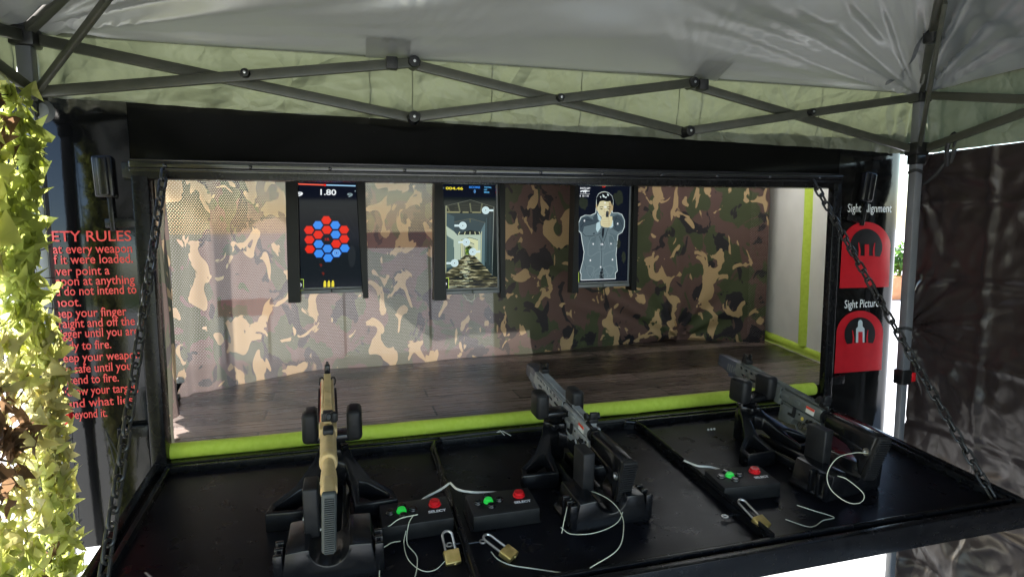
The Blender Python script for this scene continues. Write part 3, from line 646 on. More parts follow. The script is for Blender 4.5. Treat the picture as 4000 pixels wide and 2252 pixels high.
for k in range(3): b.tube([(1.66+.01*k,.70,.41),(1.70,.69,.385+.006*k),(1.74,.69,.39),(1.76+.01*k,.70,.41)], .0025, 6)
tag(b.build("screen_cable", M_STRAP, loc=(1.66,.70,.41)), "bunch of thin dark cables below the suited man screen", "cable")
exec_parts = True

# ------------------------------------------------------------ fold-down counter
SL = math.atan(.08); TM = Matrix.Translation((0,0,-.024)) @ Matrix.Rotation(SL, 4, 'X')
def T(x, y, h=0): return TM @ Vector((x, y, h))
CT = thing("fold_down_counter", "black fold-down metal counter hung on chains under the opening", "counter", (1.18, -.4, -.06))
X0, X1, YF = -.036, 2.385, -.853
b = MB(); b.box(((X0+X1)/2, YF/2-.004, -.006), (X1-X0-.04, -YF-.03, .010)); b.build("tray_panel", M_TABLE, CT, M=TM)
b = MB()
def frame(b, x0, x1, y0, y1, w, zt, zb, bev=.002):
    zc, zh = (zt+zb)/2, zt-zb
    b.box(((x0+x1)/2, y1-w/2, zc), (x1-x0, w, zh), bev); b.box(((x0+x1)/2, y0+w/2, zc), (x1-x0, w, zh), bev)
    b.box((x0+w/2, (y0+y1)/2, zc), (w, y1-y0-2*w-.001, zh), bev); b.box((x1-w/2, (y0+y1)/2, zc), (w, y1-y0-2*w-.001, zh), bev)
frame(b, X0, X1, YF, -.005, .022, .022, -.045)
o1 = b.build("outer_frame", M_RIM, CT, M=TM)
b = MB(); frame(b, X0+.040, X1-.036, YF+.040, -.035, .014, .020, -.004); b.build("inner_rim", M_RIM, CT, M=TM)
for pts in ([(.835,-.052),(.812,-.062),(.803,-.10),(.803,-.45),(.801,-.798)], [(1.515,-.052),(1.548,-.066),(1.556,-.11),(1.556,-.45),(1.555,-.798)]):
    b = MB()
    for i in range(len(pts)-1):
        a, c = Vector((*pts[i],0)), Vector((*pts[i+1],0)); d = (c-a).normalized(); n_ = Vector((-d.y, d.x, 0))*.008
        e0, e1 = a-d*.004, c+d*.004
        vs = [e0-n_, e1-n_, e1+n_, e0+n_]; zz = .0165+.0008*i
        b.add([(v.x,v.y,-.001) for v in vs]+[(v.x,v.y,zz) for v in vs], [(3,2,1,0),(4,5,6,7),(0,1,5,4),(1,2,6,5),(2,3,7,6),(3,0,4,7)])
    b.tube([Vector((x+.003, y, .022)) for x, y in pts], .0065, 8)
    b.build("divider_strip", M_RIM, CT, M=TM)
b = MB(); b.tube([(.835,-.046,.026),(.95,-.043,.028),(1.04,-.046,.03),(1.15,-.044,.028),(1.3,-.047,.027),(1.515,-.046,.026)], .006, 8); b.build("edge_trim", M_STRAP, CT, M=TM)
b = MB(); b.tube([(1.03,-.05,.030),(1.04,-.06,.040),(1.052,-.075,.028)], .0013, 6); b.tube([(1.03,-.05,.030),(1.05,-.058,.036),(1.075,-.075,.024)], .0013, 6)
tag(b.build("cable_tie", M_CORD, loc=(1.035,-.05,0), M=TM), "white cable tie ends on the counter's back edge", "cable tie")
for i in range(3):
    b = MB(); b.lathe([(.0012,-.0038),(.0036,-.0015),(.0042,.001),(.003,.0035),(.001,.0042)], TM @ Matrix.Translation((1.800+.0125*i,-.150,.0045)), 12)
    tag(b.build("pellet", M_WHTTXT, loc=T(1.800+.0125*i,-.150,0)), ["leftmost of three white pellets at the counter's back edge","middle of three white pellets at the counter's back edge","rightmost of three white pellets at the counter's back edge"][i], "pellet", "white pellets on the counter")

# ------------------------------------------------------------ chains
def chain_links(a, c, sag, label, pitch=.034, side=0):
    a, c = Vector(a), Vector(c); t = thing("chain", label, "chain", a, "chains holding the counter")
    L = (c-a).length; n = int(L/pitch)
    b = MB(); hl, hw = .0125, .0105; path = []
    for k in range(9): an = R(180*k/8); path.append((hw*math.cos(an), 0, hl+hw*math.sin(an)))
    for k in range(9): an = R(180+180*k/8); path.append((hw*math.cos(an), 0, -hl+hw*math.sin(an)))
    b.tube(path, .0039, 8, closed=True)
    first = None; d = (c-a).normalized()
    for i in range(n+1):
        u_ = i/n; p = a.lerp(c, u_)+Vector((side*math.sin(math.pi*u_), 0, -sag*4*u_*(1-u_)))
        q = d.to_track_quat('Z', 'X'); ang = R(90)*(i % 2)+R(22)+R(rnd.uniform(-7,7))
        if first is None:
            first = b.build("link", M_CHAIN, t); l = first
        else:
            l = first.copy(); COL.objects.link(l); l.parent = t
        l.location = p - a; l.rotation_mode = 'QUATERNION'
        from mathutils import Quaternion
        l.rotation_quaternion = q @ Quaternion((0,0,1), ang)
# link mesh is built round the world origin: give the parent a zero origin while building it
_oldbuild = MB.build
def _build(s, name, mats, parent=None, **k):
    if name == "link":
        sv = ORG.get(parent.name); ORG[parent.name] = Vector((0,0,0)); o = _oldbuild(s, name, mats, parent, **k); ORG[parent.name] = sv; return o
    return _oldbuild(s, name, mats, parent, **k)
MB.build = _build
chain_links((.046,-.03,.862), (.058,-.745,-.05), .012, "black steel chain hanging down to the left end of the counter")
chain_links((2.327,-.03,.862), (2.325,-.765,-.062), .008, "black steel chain stretched to the right end of the counter")

# ------------------------------------------------------------ control boxes
def control_box():
    t = thing("control_box", "", "control box", (0,0,0), "push button control boxes on the counter")
    b = MB(); b.box((0,0,.022), (.178,.112,.044), .003); b.box((0,0,.0015), (.19,.104,.003), .001); b.build("housing", M_PLASTM, t)
    def btn(x, y, m, rr=.0115, name="button", hh=.0):
        b = MB(); b.lathe([(rr*1.25,.043),(rr*1.25,.0475),(rr*1.15,.049),(rr,.0492),(rr*.98,.0515+hh),(rr*.9,.0525+hh),(rr*.2,.0528+hh)], Matrix.Translation((x,y,0)), 24); b.build(name, m, t)
    cx, cyy = -.036, .006
    btn(cx, cyy, M_GREENB, .0105, "green_button", .002)
    for dx, dy in ((-.029,-.002),(.029,0),(.002,.023),(.002,-.025)): btn(cx+dx, cyy+dy, M_BLKB, .0098, "black_button")
    btn(.052, .018, M_REDB, .0135, "red_button", .004)
    b = MB(); add_text(b, "SELECT", .0145, Matrix.Translation((.030,-.020,.0446)), .046, .0008); b.build("lettering", M_WHTTXT, t, smooth=0)
    return t
cb = control_box()
for i, (x, y, a, lab) in enumerate(((.700,-.507,1,"control box with green and red buttons beside the tan rifle, left of the divider"),(.928,-.515,0,"control box with green and red buttons between the divider and the middle rifle"),(1.648,-.549,-4,"control box with green and red buttons in front of the right-hand rifle rest"))):
    o = cb if i == 0 else copy_tree(cb); o["label"] = lab; o.location = T(x, y, .0); o.rotation_euler = (SL, 0, R(a))

# ------------------------------------------------------------ rifle rests
def rifle_rest():
    t = thing("rifle_rest", "", "rifle rest", (0,0,0), "rifle rests on the counter")
    b = MB()
    def wing(sg):
        po = [(-.0,.03),(.035,.025),(.055,-.015),(.10,-.075),(.158,-.115),(.166,-.16),(.055,-.168),(.046,-.08),(.03,-.03),(0,-.02)]
        ho = [(.066,-.078),(.088,-.086),(.142,-.122),(.146,-.146),(.068,-.152)]
        bb = MB(); bb.prism([(x*sg, y) for x, y in po], .05, Matrix.Identity(4), .004, holes=[[(x*sg, y) for x, y in ho]])
        def zt(y): u_ = min(1, max(0, (.03-y)/.15)); return .155-.105*u_**.75
        out = []
        for v in bb.v:
            top = zt(v.y); k = (v.z+.025)/.05
            out.append(Vector((v.x, v.y, top-.052+.052*k)))
        for v in out: v.z = max(v.z, 0.0)
        b.add(out, bb.f)
    wing(-1); wing(1)
    b.box((0,.02,.06), (.06,.05,.12), .008)
    for s_ in (-1, 1): b.box((.032*s_,-.17,.02), (.022,.30,.03), .005)
    b.build("base_frame", M_PLAST, t)
    b = MB()
    pr = [(.019,.11),(.019,.14)]
    for k in range(4): pr += [(.019,.142+k*.006),(.0225,.145+k*.006)]
    pr += [(.019,.170)]
    b.lathe(pr, Matrix.Translation((0,.01,0)), 20); b.build("screw_post", M_PLAST, t)
    b = MB(); poly = []
    for k in range(48): a = 2*math.pi*k/48; rr = .036+.006*math.cos(6*a); poly.append((rr*math.cos(a), rr*math.sin(a)))
    b.prism(poly, .022, Matrix.Translation((0,.01,.132)), .004); b.build("star_knob", M_PLAST, t)
    b = MB(); b.box((0,.005,.175), (.12,.06,.022), .006); b.build("cradle", M_PLAST, t)
    for s_ in (-1, 1):
        b = MB(); b.box((.059*s_,0,.212), (.042,.072,.09), .014, seg=4); b.build("padded_ear", M_PLASTM, t)
    b = MB()
    # saddle shaped rear bag rest: trapezoid body with scooped top
    W_ = .115; prof = [(-W_,0),(W_,0),(W_,.012),(W_-.012,.022),(.092,.085),(.055,.088)]
    for k in range(11): a = R(180*k/10); prof.append((.042*math.cos(a), .088-.045*math.sin(a)))
    prof += [(-.055,.088),(-.092,.085),(-W_+.012,.022),(-W_,.012)]
    b.prism(prof, .13, Matrix.Translation((0,-.335,0)) @ Matrix(((1,0,0,0),(0,0,1,0),(0,1,0,0),(0,0,0,1))), .004)
    for s_ in (-1, 1):
        for k in range(3): b.box((.108*s_, -.395+.026*k, .045), (.020,.011,.075), .003, M=Matrix.Translation((.0,0,0)))
    b.build("rear_saddle", M_PLAST, t)
    b = MB(); b.box((-.040,-.30,.135), (.034,.068,.12), .005, seg=3); b.build("support_block", M_PLASTM, t)
    return t
rr0 = rifle_rest()
RESTS = [(.497,-.285,-1,1.0,"rifle rest of black plastic holding up the tan rifle"),(1.180,-.235,2,.92,"rifle rest of black plastic under the middle rifle with silver grey body"),(1.885,-.262,9,.92,"rifle rest of black plastic under the right-hand rifle")]
for i, (x, y, a, k, lab) in enumerate(RESTS):
    o = rr0 if i == 0 else copy_tree(rr0); o["label"] = lab; o.location = T(x, y, 0); o.rotation_euler = (SL, 0, R(a)); o.scale = (1,1,k)

# ------------------------------------------------------------ rifles (local: butt top at origin, +y muzzle, z up, rail top at z=0)
def rail(b, y0, y1, z, w=.021, h=.008, pitch=.010, mi=0):
    b.box((0,(y0+y1)/2,z-h*.75), (w*.8,y1-y0,h*.5), 0, mi)
    n = int((y1-y0)/pitch)
    for k in range(n): b.box((0, y0+pitch*(k+.5), z-h*.25), (w,pitch*.52,h*.52), .0006, mi, seg=1)
def butt(b, ribs=True, w=.036, h=.125, toe=.02):
    pass
def rifle(kind, label, L, body, dark):
    t = thing("rifle", label, "rifle", (0,0,0), "replica rifles on the counter")
    S = -.004
    if kind == "tan":
        b = MB(); b.prism([(-.014,.004),(0,.004),(.014,-.125),(0,-.125)], .034, YZ(), .006, seg=3)
        bp = b
        for k in range(26): b.box((0,-.0145+.0001*k,-.008-.0043*k), (.022,.003,.0022), .0005, seg=1)
        b.build("butt_pad", M_RUB, t)
        b = MB(); b.prism([(.0,.000),(.06,-.002),(.085,-.006),(.085,-.045),(.05,-.05),(.02,-.118),(.014,-.118)], .030, YZ(), .007, seg=3)
        b.lathe([(.020,.05),(.0205,.10),(.019,.125),(.016,.128),(.016,.17)], Matrix.Translation((0,0,-.024)) @ Matrix.Rotation(R(-90), 4, 'X'), 24)
        b.build("stock", body, t)
        b = MB(); b.lathe([(.021,.165),(.0235,.170),(.0235,.185),(.022,.19),(.022,.20),(.0225,.30),(.021,.335),(.018,.342)], Matrix.Translation((0,0,-.022)) @ Matrix.Rotation(R(-90), 4, 'X'), 28)
        b.prism([(.19,-.03),(.36,-.03),(.36,-.075),(.335,-.08),(.325,-.075),(.30,-.07),(.20,-.062)], .026, YZ(), .004); b.build("receiver", body, t)
        b = MB(); b.box((0,.55,-.026), (.044,.34,.036), .008, seg=3); b.box((0,.35,-.022), (.052,.05,.028), .006)
        rail(b, .34, .735, .002, .024, .009); b.build("handguard", body, t)
        b = MB(); rail(b, .35, .66, 0, .020, .008)
        for s_ in (-1, 1):
            M_ = Matrix.Translation((.022*s_,0,-.028)) @ Matrix.Rotation(R(90*s_), 4, 'Y'); bb = MB(); rail(bb, .44, .66, .009, .018, .007); b.add([M_ @ v for v in bb.v], bb.f)
        b.v = [v for v in b.v]; b.build("side_rails", M_PLASTM, t)
        b = MB(); b.box((0,.345,.016), (.030,.026,.022), .004); b.box((.016,.33,.018), (.020,.02,.024), .005); b.lathe([(.007,0),(.009,.004),(.009,.016),(.006,.02)], Matrix.Translation((.002,.326,.022)) @ Matrix.Rotation(R(75), 4, 'X'), 14)
        b.box((0,.285,.004), (.03,.035,.014), .005); b.box((0,.355,.008), (.038,.03,.012), .003); b.build("rear_sight", M_PLASTM, t)
        b = MB()
        for s_ in (-1, 1): b.tube([(.020*s_+.0085*math.cos(R(a)), .695, -.012+.0125*math.sin(R(a))) for a in range(0,360,30)], .0028, 6, closed=True)
        b.build("sling_loop", M_PLASTM, t)
        b = MB(); b.lathe([(.012,.72),(.012,.745),(.013,.75),(.013,.775),(.010,.78)], Matrix.Translation((0,0,-.026)) @ Matrix.Rotation(R(-90), 4, 'X'), 18); b.build("muzzle", M_PLASTM, t)
        b = MB(); b.box((0,.735,.012), (.020,.022,.03), .004); b.box((0,.735,.030), (.010,.014,.012), .003); b.build("front_sight", M_PLAST, t)
        b = MB(); b.box((-.0225,.55,-.020), (.002,.30,.010), .0005); b.build("orange_insert", M_ORANGE, t)
    else:
        b = MB(); b.prism([(-.012,.0),(0,.002),(.022,-.120),(.008,-.127)], .040, YZ(), .004, seg=2)
        for k in range(17): b.box((0,-.0125+.00118*k*1.0,-.008-.0067*k), (.038,.006,.0034), .0008, seg=1)
        b.build("butt_pad", M_PLASTM, t)
        b = MB(); b.prism([(.0,.001),(.06,.001),(.19,-.006),(.195,-.02),(.195,-.048),(.185,-.055),(.10,-.062),(.055,-.085),(.035,-.122),(.02,-.12)], .037, YZ(), .009, seg=3)
        b.prism([(.03,-.048),(.18,-.044),(.185,-.056),(.09,-.064),(.045,-.088)], .041, YZ(), .004)
        st = b.build("stock", M_PLAST, t)
        b = MB(); b.lathe([(.0105,0),(.0105,.004),(.0065,.004),(.0065,.001)], Matrix.Translation((-.0195,.02,-.05)) @ Matrix.Rotation(R(-90), 4, 'Y'), 16); b.build("sling_socket", M_STEEL, st)
        b = MB(); b.lathe([(.0155,.17),(.0155,.215)], Matrix.Translation((0,0,-.026)) @ Matrix.Rotation(R(-90), 4, 'X'), 18); b.lathe([(.020,.203),(.020,.212)], Matrix.Translation((0,0,-.028)) @ Matrix.Rotation(R(-90), 4, 'X'), 18); b.build("buffer_tube", M_PLASTM, t)
        b = MB(); b.prism([(.212,-.010),(.40,-.010),(.40,-.046),(.212,-.046)], .033, YZ(), .006, seg=3); b.lathe([(.0185,.36),(.0185,.402)], Matrix.Translation((0,0,-.027)) @ Matrix.Rotation(R(-90), 4, 'X'), 20)
        rail(b, .215, .405, .001); b.box((-.018,.33,-.026), (.003,.05,.014), .001); b.lathe([(.008,0),(.006,.016)], Matrix.Translation((.014,.23,-.03)) @ Matrix.Rotation(R(60), 4, 'Y'), 10)
        b.build("upper_receiver", body, t)
        b = MB(); b.prism([(.208,-.047),(.398,-.047),(.398,-.07),(.392,-.112),(.330,-.104),(.326,-.082),(.27,-.078),(.235,-.088),(.225,-.075),(.208,-.066)], .028, YZ(), .004)
        b.prism([(.332,-.052),(.392,-.052),(.386,-.108),(.335,-.100)], .034, YZ(), .003)
        lr = b.build("lower_receiver", body, t)
        b = MB()
        for (yy, zz, rr_) in ((.385,-.056,.004),(.222,-.056,.004),(.300,-.058,.003),(.262,-.062,.003)): b.lathe([(rr_,0),(rr_*.8,.0025)], Matrix.Translation((-.0155,yy,zz)) @ Matrix.Rotation(R(-90), 4, 'Y'), 12)
        b.box((-.019,.322,-.060), (.006,.012,.030), .0015); b.box((-.020,.330,-.072), (.006,.03,.008), .002); b.lathe([(.006,0),(.006,.006)], Matrix.Translation((-.0155,.245,-.062)) @ Matrix.Rotation(R(-90), 4, 'Y'), 12); b.box((-.0215,.250,-.066), (.004,.022,.007), .001)
        b.build("controls", M_PLASTM, lr)
        b = MB(); b.box((-.0172,.258,-.030), (.0012,.036,.020), 0, 0); b.box((-.0180,.258,-.0235), (.0012,.036,.007), 0, 1); b.build("warning_label", [M_WHTLBL, M_REDLBL], lr, smooth=0)
        if kind == "dark":
            b = MB(); b.lathe([(.006,0),(.005,.002)], Matrix.Translation((-.0145,.285,-.066)) @ Matrix.Rotation(R(-90), 4, 'Y'), 14); b.build("yellow_dot", M_BRASSY, lr)
        b = MB(); b.tube([(0,.325,-.098),(0,.310,-.112),(0,.275,-.112),(0,.262,-.095)], .0035, 8); b.build("trigger_guard", body, t)
        b = MB(); b.tube([(0,.292,-.078),(0,.296,-.092),(0,.302,-.102)], .003, 8); b.build("trigger", M_STEEL, t)
        b = MB(); b.prism([(.262,-.074),(.222,-.074),(.190,-.165),(.226,-.172),(.245,-.12)], .026, YZ(), .008, seg=3); b.build("pistol_grip", M_PLASTM, t)
        # handguard: two slotted side walls, a chamfered floor and the rail on top
        b = MB(); y0, y1 = .402, .66
        for s_ in (-1, 1):
            holes = [[(.43+.031*k,-.020),(.445+.031*k,-.020),(.452+.031*k,-.012),(.437+.031*k,-.012)] for k in range(7)]
            holes += [[(.435+.05*k,-.040),(.465+.05*k,-.040),(.468+.05*k,-.036),(.465+.05*k,-.032),(.435+.05*k,-.032),(.432+.05*k,-.036)] for k in range(4)]
            b.prism([(y0,-.008),(y1,-.008),(y1,-.046),(y1-.03,-.054),(y0,-.054)], .004, YZ(.0195*s_), 0, holes=holes)
        b.box((0,(y0+y1)/2,-.056), (.034,y1-y0,.006), .002); b.box((0,(y0+y1)/2,-.0085), (.034,y1-y0,.004), .001)
        b.box((0,.41,-.052), (.045,.03,.022), .005); rail(b, y0, y1-.004, .001, .0212, .008); b.build("handguard", body, t)
        b = MB(); b.lathe([(.011,.40),(.011,.66)], Matrix.Translation((0,0,-.03)) @ Matrix.Rotation(R(-90), 4, 'X'), 14); b.build("barrel", M_PLASTM, t)
        b = MB(); b.prism([(.655,-.006),(.69,-.006),(L,-.010),(L,-.05),(.69,-.062),(.655,-.058)], .040, YZ(), .006, seg=2); b.box((0,.68,-.066), (.03,.05,.012), .003); b.build("muzzle_block", dark, t)
        b = MB()
        for s_ in (-1, 1):
            for k in range(4): b.box((.0203*s_,.668+.013*k,-.038), (.0015,.006,.024), .0005, seg=1)
        b.build("vent_slats", body, t)
        b = MB(); b.lathe([(.012,L-.003),(.012,L+.006),(.007,L+.006),(.007,L)], Matrix.Translation((0,0,-.03)) @ Matrix.Rotation(R(-90), 4, 'X'), 18); b.build("muzzle_tip", M_ORANGE, t)
        b = MB(); b.box((0,.630,.008), (.026,.032,.014), .003); b.box((-.011,.634,.022), (.005,.018,.022), .002); b.box((.011,.634,.022), (.005,.018,.022), .002); b.box((0,.634,.018), (.003,.006,.018), .001); b.build("front_sight", M_PLASTM, t)
        b = MB(); b.box((0,.235,.007), (.028,.040,.012), .003); b.box((0,.222,.020), (.024,.012,.024), .004); b.lathe([(.010,-.021),(.010,-.013),(.006,-.012),(.006,.012),(.010,.013),(.010,.021)], Matrix.Translation((0,.232,.016)) @ Matrix.Rotation(R(90), 4, 'Y'), 16); b.box((-.018,.205,.002), (.008,.04,.008), .002); b.build("rear_sight", M_PLASTM, t)
    return t
def place(t, loc, yw, pt, rl, sc=(1,1,1)):
    t.rotation_mode = 'QUATERNION'
    F = Vector((math.sin(yw)*math.cos(pt), math.cos(yw)*math.cos(pt), math.sin(pt))); Rr = Vector((math.cos(yw), -math.sin(yw), 0)); U = Rr.cross(F)
    R_ = Rr*math.cos(rl)-U*math.sin(rl); U_ = U*math.cos(rl)+Rr*math.sin(rl)
    t.scale = sc; t.rotation_quaternion = Matrix((R_, F, U_)).transposed().to_quaternion(); t.location = loc
place(rifle("tan", "tan bodied replica rifle with grey butt pad, leftmost of the three", .78, M_TAN, M_PLASTM), (.502,-.897,.226), R(-1.46), R(3.83), R(2), (.80,1,1))
place(rifle("grey", "silver grey replica rifle with black stock, middle of the three", .76, M_GREY, M_NAVY), (1.245,-.625,.097), R(-2.37), R(8.2), R(2), (1.06,1,1.08))
place(rifle("dark", "dark grey replica rifle with long black stock, rightmost of the three", .78, M_GREY2, M_NAVY), (1.972,-.722,.119), R(2.0), R(6.3), R(7), (1.05,1,1.07))

# ------------------------------------------------------------ cables, tethers, padlocks
def spline(pts, n=10):
    P = [Vector(p) for p in pts]; P = [P[0]*2-P[1]]+P+[P[-1]*2-P[-2]]; out = []
    for i in range(1, len(P)-2):
        for k in range(n):
            t = k/n; a, b_, c, d = P[i-1], P[i], P[i+1], P[i+2]
            out.append(.5*((2*b_)+(-a+c)*t+(2*a-5*b_+4*c-d)*t*t+(-a+3*b_-3*c+d)*t**3))
    out.append(P[-2]); return out
def cord(name, pts, rad, m, label, cat="cable", group=None):
    pts = spline(pts); b = MB(); b.tube(pts, rad, 8); tag(b.build(name, m, loc=pts[0]), label, cat, group)
GW = "white cables feeding the control boxes"
cord("power_cable", [(.714,-.452,-.030),(.722,-.446,-.024),(.742,-.433,-.020),(.783,-.405,-.017),(.808,-.386,-.012)], .0032, M_CORD, "white cable from the divider down to the control box beside the tan rifle", group=GW)
cord("power_cable", [(.812,-.384,-.012),(.826,-.423,-.016),(.864,-.448,-.018),(.91,-.458,-.020),(.944,-.466,-.022)], .0034, M_CORD, "white cable from the divider over to the middle control box", group=GW)
cord("power_cable", [(1.535,-.42,-.014),(1.56,-.455,-.020),(1.60,-.467,-.024),(1.635,-.50,-.030)], .0032, M_CORD, "white cable running to the control box before the right-hand rifle", group=GW)
GT = "thin tether cords of the rifles"
cord("tether_cord", [(.70,-.555,-.008),(.656,-.56,-.010),(.63,-.565,-.022),(.611,-.548,-.038),(.579,-.605,-.042),(.60,-.618,-.05),(.63,-.606,-.045),(.652,-.595,-.05)], .0013, M_CORDT, "thin pale cord curled at the left end of the leftmost control box", "tether", GT)
cord("tether_cord", [(.69,-.55,-.010),(.675,-.572,-.022),(.668,-.60,-.055),(.685,-.66,-.064),(.66,-.74,-.075),(.60,-.72,-.07),(.60,-.66,-.06)], .0012, M_CORDT, "thin pale cord looping onto the counter below the leftmost control box", "tether", GT)
cord("tether_cord", [(.668,-.577,-.035),(.66,-.60,-.055),(.665,-.655,-.066),(.69,-.70,-.071),(.72,-.705,-.072),(.748,-.68,-.068)], .0011, M_CORDT, "thin pale cord trailing toward the left padlock", "tether", GT)
cord("tether_cord", [(.470,-.40,.05),(.452,-.47,.045),(.436,-.53,.030),(.430,-.565,.015),(.445,-.60,.006),(.468,-.605,.010),(.50,-.59,.03)], .0021, M_CORD, "white cord drooping under the stock of the tan rifle", "tether", GT)
cord("tether_cord", [(1.045,-.66,-.055),(1.062,-.64,-.02),(1.095,-.59,-.005),(1.15,-.555,-.002),(1.195,-.60,-.010),(1.205,-.66,-.022),(1.185,-.72,-.034),(1.14,-.78,-.048),(1.06,-.805,-.066)], .0012, M_CORDT, "big loop of pale cord over the middle rifle's rear rest", "tether", GT)
cord("tether_cord", [(1.255,-.56,.02),(1.245,-.60,-.02),(1.20,-.66,-.045),(1.13,-.68,-.055),(1.07,-.665,-.058),(1.05,-.64,-.05)], .0011, M_CORDT, "pale cord hanging from the middle rifle's stock", "tether", GT)
cord("tether_cord", [(.862,-.665,-.072),(.870,-.70,-.073),(.895,-.728,-.076),(.94,-.752,-.078),(1.0,-.782,-.081)], .0015, M_CORDT, "pale cord lying flat beside the right-leaning padlock", "tether", GT)
cord("tether_cord", [(1.948,-.70,.068),(1.90,-.70,.075),(1.84,-.70,.066),(1.80,-.71,.03),(1.795,-.73,-.005),(1.82,-.76,-.03),(1.86,-.765,-.035),(1.885,-.75,-.02),(1.86,-.72,.01),(1.835,-.71,0.02)], .0011, M_CORDT, "pale cord coiled below the butt of the rightmost rifle", "tether", GT)
cord("tether_cord", [(1.665,-.715,-.079),(1.695,-.757,-.082),(1.72,-.760,-.083),(1.76,-.745,-.081),(1.80,-.74,-.08),(1.77,-.70,-.076),(1.74,-.67,-.07)], .0013, M_CORDT, "pale cord lying loose on the counter by the right-hand padlock", "tether", GT)
def padlock(label, M, shl=.05):
    t = thing("padlock", label, "padlock", M.translation, "brass padlocks on the counter")
    b = MB(); b.box((0,-.018,.0), (.038,.034,.016), .003, M=M, seg=3); b.lathe([(.005,0),(.004,.002)], M @ Matrix.Translation((.004,-.035,0)) @ Matrix.Rotation(R(90), 4, 'X'), 12); b.build("lock_body", M_BRASS, t)
    b = MB(); pts = [(-.012,-.004,0),(-.012,shl-.012,0)]+[(-.012*math.cos(R(a)), shl-.012+.012*math.sin(R(a)), 0) for a in range(20,161,20)]+[(.012,shl-.012,0),(.012,-.004,0)]
    b.tube([M @ Vector(p) for p in pts], .0031, 10); b.build("shackle", M_STEEL, t)
def PM(x, y, h, rz, rx=0): return TM @ Matrix.Translation((x,y,h)) @ Matrix.Rotation(R(rz), 4, 'Z') @ Matrix.Rotation(R(rx), 4, 'X')
padlock("brass padlock standing left of the divider by the tan rifle", PM(.764,-.660,.022,6,35), .046)
padlock("brass padlock lying on its side right of the divider, leaning right", PM(.888,-.676,.014,42,18), .056)
padlock("brass padlock leaning on the right divider near the front rail", PM(1.566,-.722,.026,12,20), .060)
def eyebolt(label, x, y, rz):
    M = TM @ Matrix.Translation((x,y,.010)) @ Matrix.Rotation(R(rz), 4, 'Z'); t = thing("eye_bolt", label, "eye bolt", M.translation, "eye bolts in the dividers")
    b = MB(); b.tube([M @ Vector((.0075*math.cos(R(a)), .0075*math.sin(R(a)), 0)) for a in range(0,360,24)], .0024, 8, closed=True); b.build("eye", M_STEEL, t)
    b = MB(); b.tube([M @ Vector((.009,0,0)), M @ Vector((.04,0,0))], .0026, 8); b.build("shank", M_RIM, t)
eyebolt("steel eye bolt holding the padlock left of the left divider", .768,-.622,0)
eyebolt("steel eye bolt holding the padlock right of the left divider", .850,-.628,180)
eyebolt("bare steel eye bolt sticking out left of the right divider", 1.505,-.676,0)

# ------------------------------------------------------------ canopy tent
TN = thing("canopy_tent", "pop-up canopy tent with silver grey roof and olive scissor frame", "tent", (-.19,-.1,-.9))
LX, RX, FY, BY = -.240, 2.74, -.1, -3.0
PK = Vector(((LX+RX)/2, (FY+BY)/2, 1.86))
A_, B_, C_, D_ = Vector((LX-.03,FY+.03,1.222)), Vector((RX+.03,FY+.03,1.222)), Vector((RX+.03,BY-.03,1.222)), Vector((LX-.03,BY-.03,1.222))
roof = MB()
def slope(P, Q, n, m_):
    e = (Q-P); up_ = (PK-(P+Q)/2); nrm = e.cross(up_).normalized()
    if nrm.z < 0: nrm = -nrm
    vs = []; fs = []; L = e.length
    for j in range(m_+1):
        t_ = j/m_
        for i in range(n+1):
            s_ = i/n; p = (P.lerp(Q, s_)).lerp(PK, t_)
            d = -.02*math.sin(math.pi*t_)*math.sin(math.pi*s_)
            edge = min(1, 4*t_+.15)*min(1, (1-t_)*5)
            for (cpt, sg, amp, ph) in ((P,1,.085,.3),(Q,-1,.10,1.1)):
                v = p-cpt; rr = v.length
                if rr > 1e-4:
                    th = math.acos(max(-1, min(1, v.dot(e)*sg/(rr*L))))
                    w = min(1, rr/.10)*math.exp(-(rr/.95)**2)
                    d += amp*w*(noise.noise(Vector((th*9.5, rr*.6, ph*7+P.x)))+.55*noise.noise(Vector((th*23, rr*.9, ph*3+P.y))))*min(1, .35+6*th)*edge
            for k in (1/3, 2/3):
                m0 = P.lerp(Q, k); v = p-m0; rr = v.length
                if rr > 1e-4:
                    th = math.acos(max(-1, min(1, v.dot(e)/(rr*L))))
                    d += .014*min(1, rr/.08)*math.exp(-(rr/.33)**2)*noise.noise(Vector((th*12, rr, k*9)))*edge
            d += edge*(.085*noise.noise(Vector((p.x*.9+p.y*.5, p.y*3.5-p.x*.9, 4.4)))+.05*noise.noise(Vector((p.x*1.6-p.y*2, p.y*7+p.x*1.2, 1.4))))
            if j == 0 or i in (0, n): d = 0
            vs.append(p+nrm*d)
    for j in range(m_):
        for i in range(n): fs.append((j*(n+1)+i, j*(n+1)+i+1, (j+1)*(n+1)+i+1, (j+1)*(n+1)+i))
    roof.add(vs, fs)
slope(A_, B_, 240, 110); slope(B_, C_, 200, 90); slope(C_, D_, 24, 12); slope(D_, A_, 120, 60)
roof.build("roof_panel", M_ROOF, TN, smooth=-80)
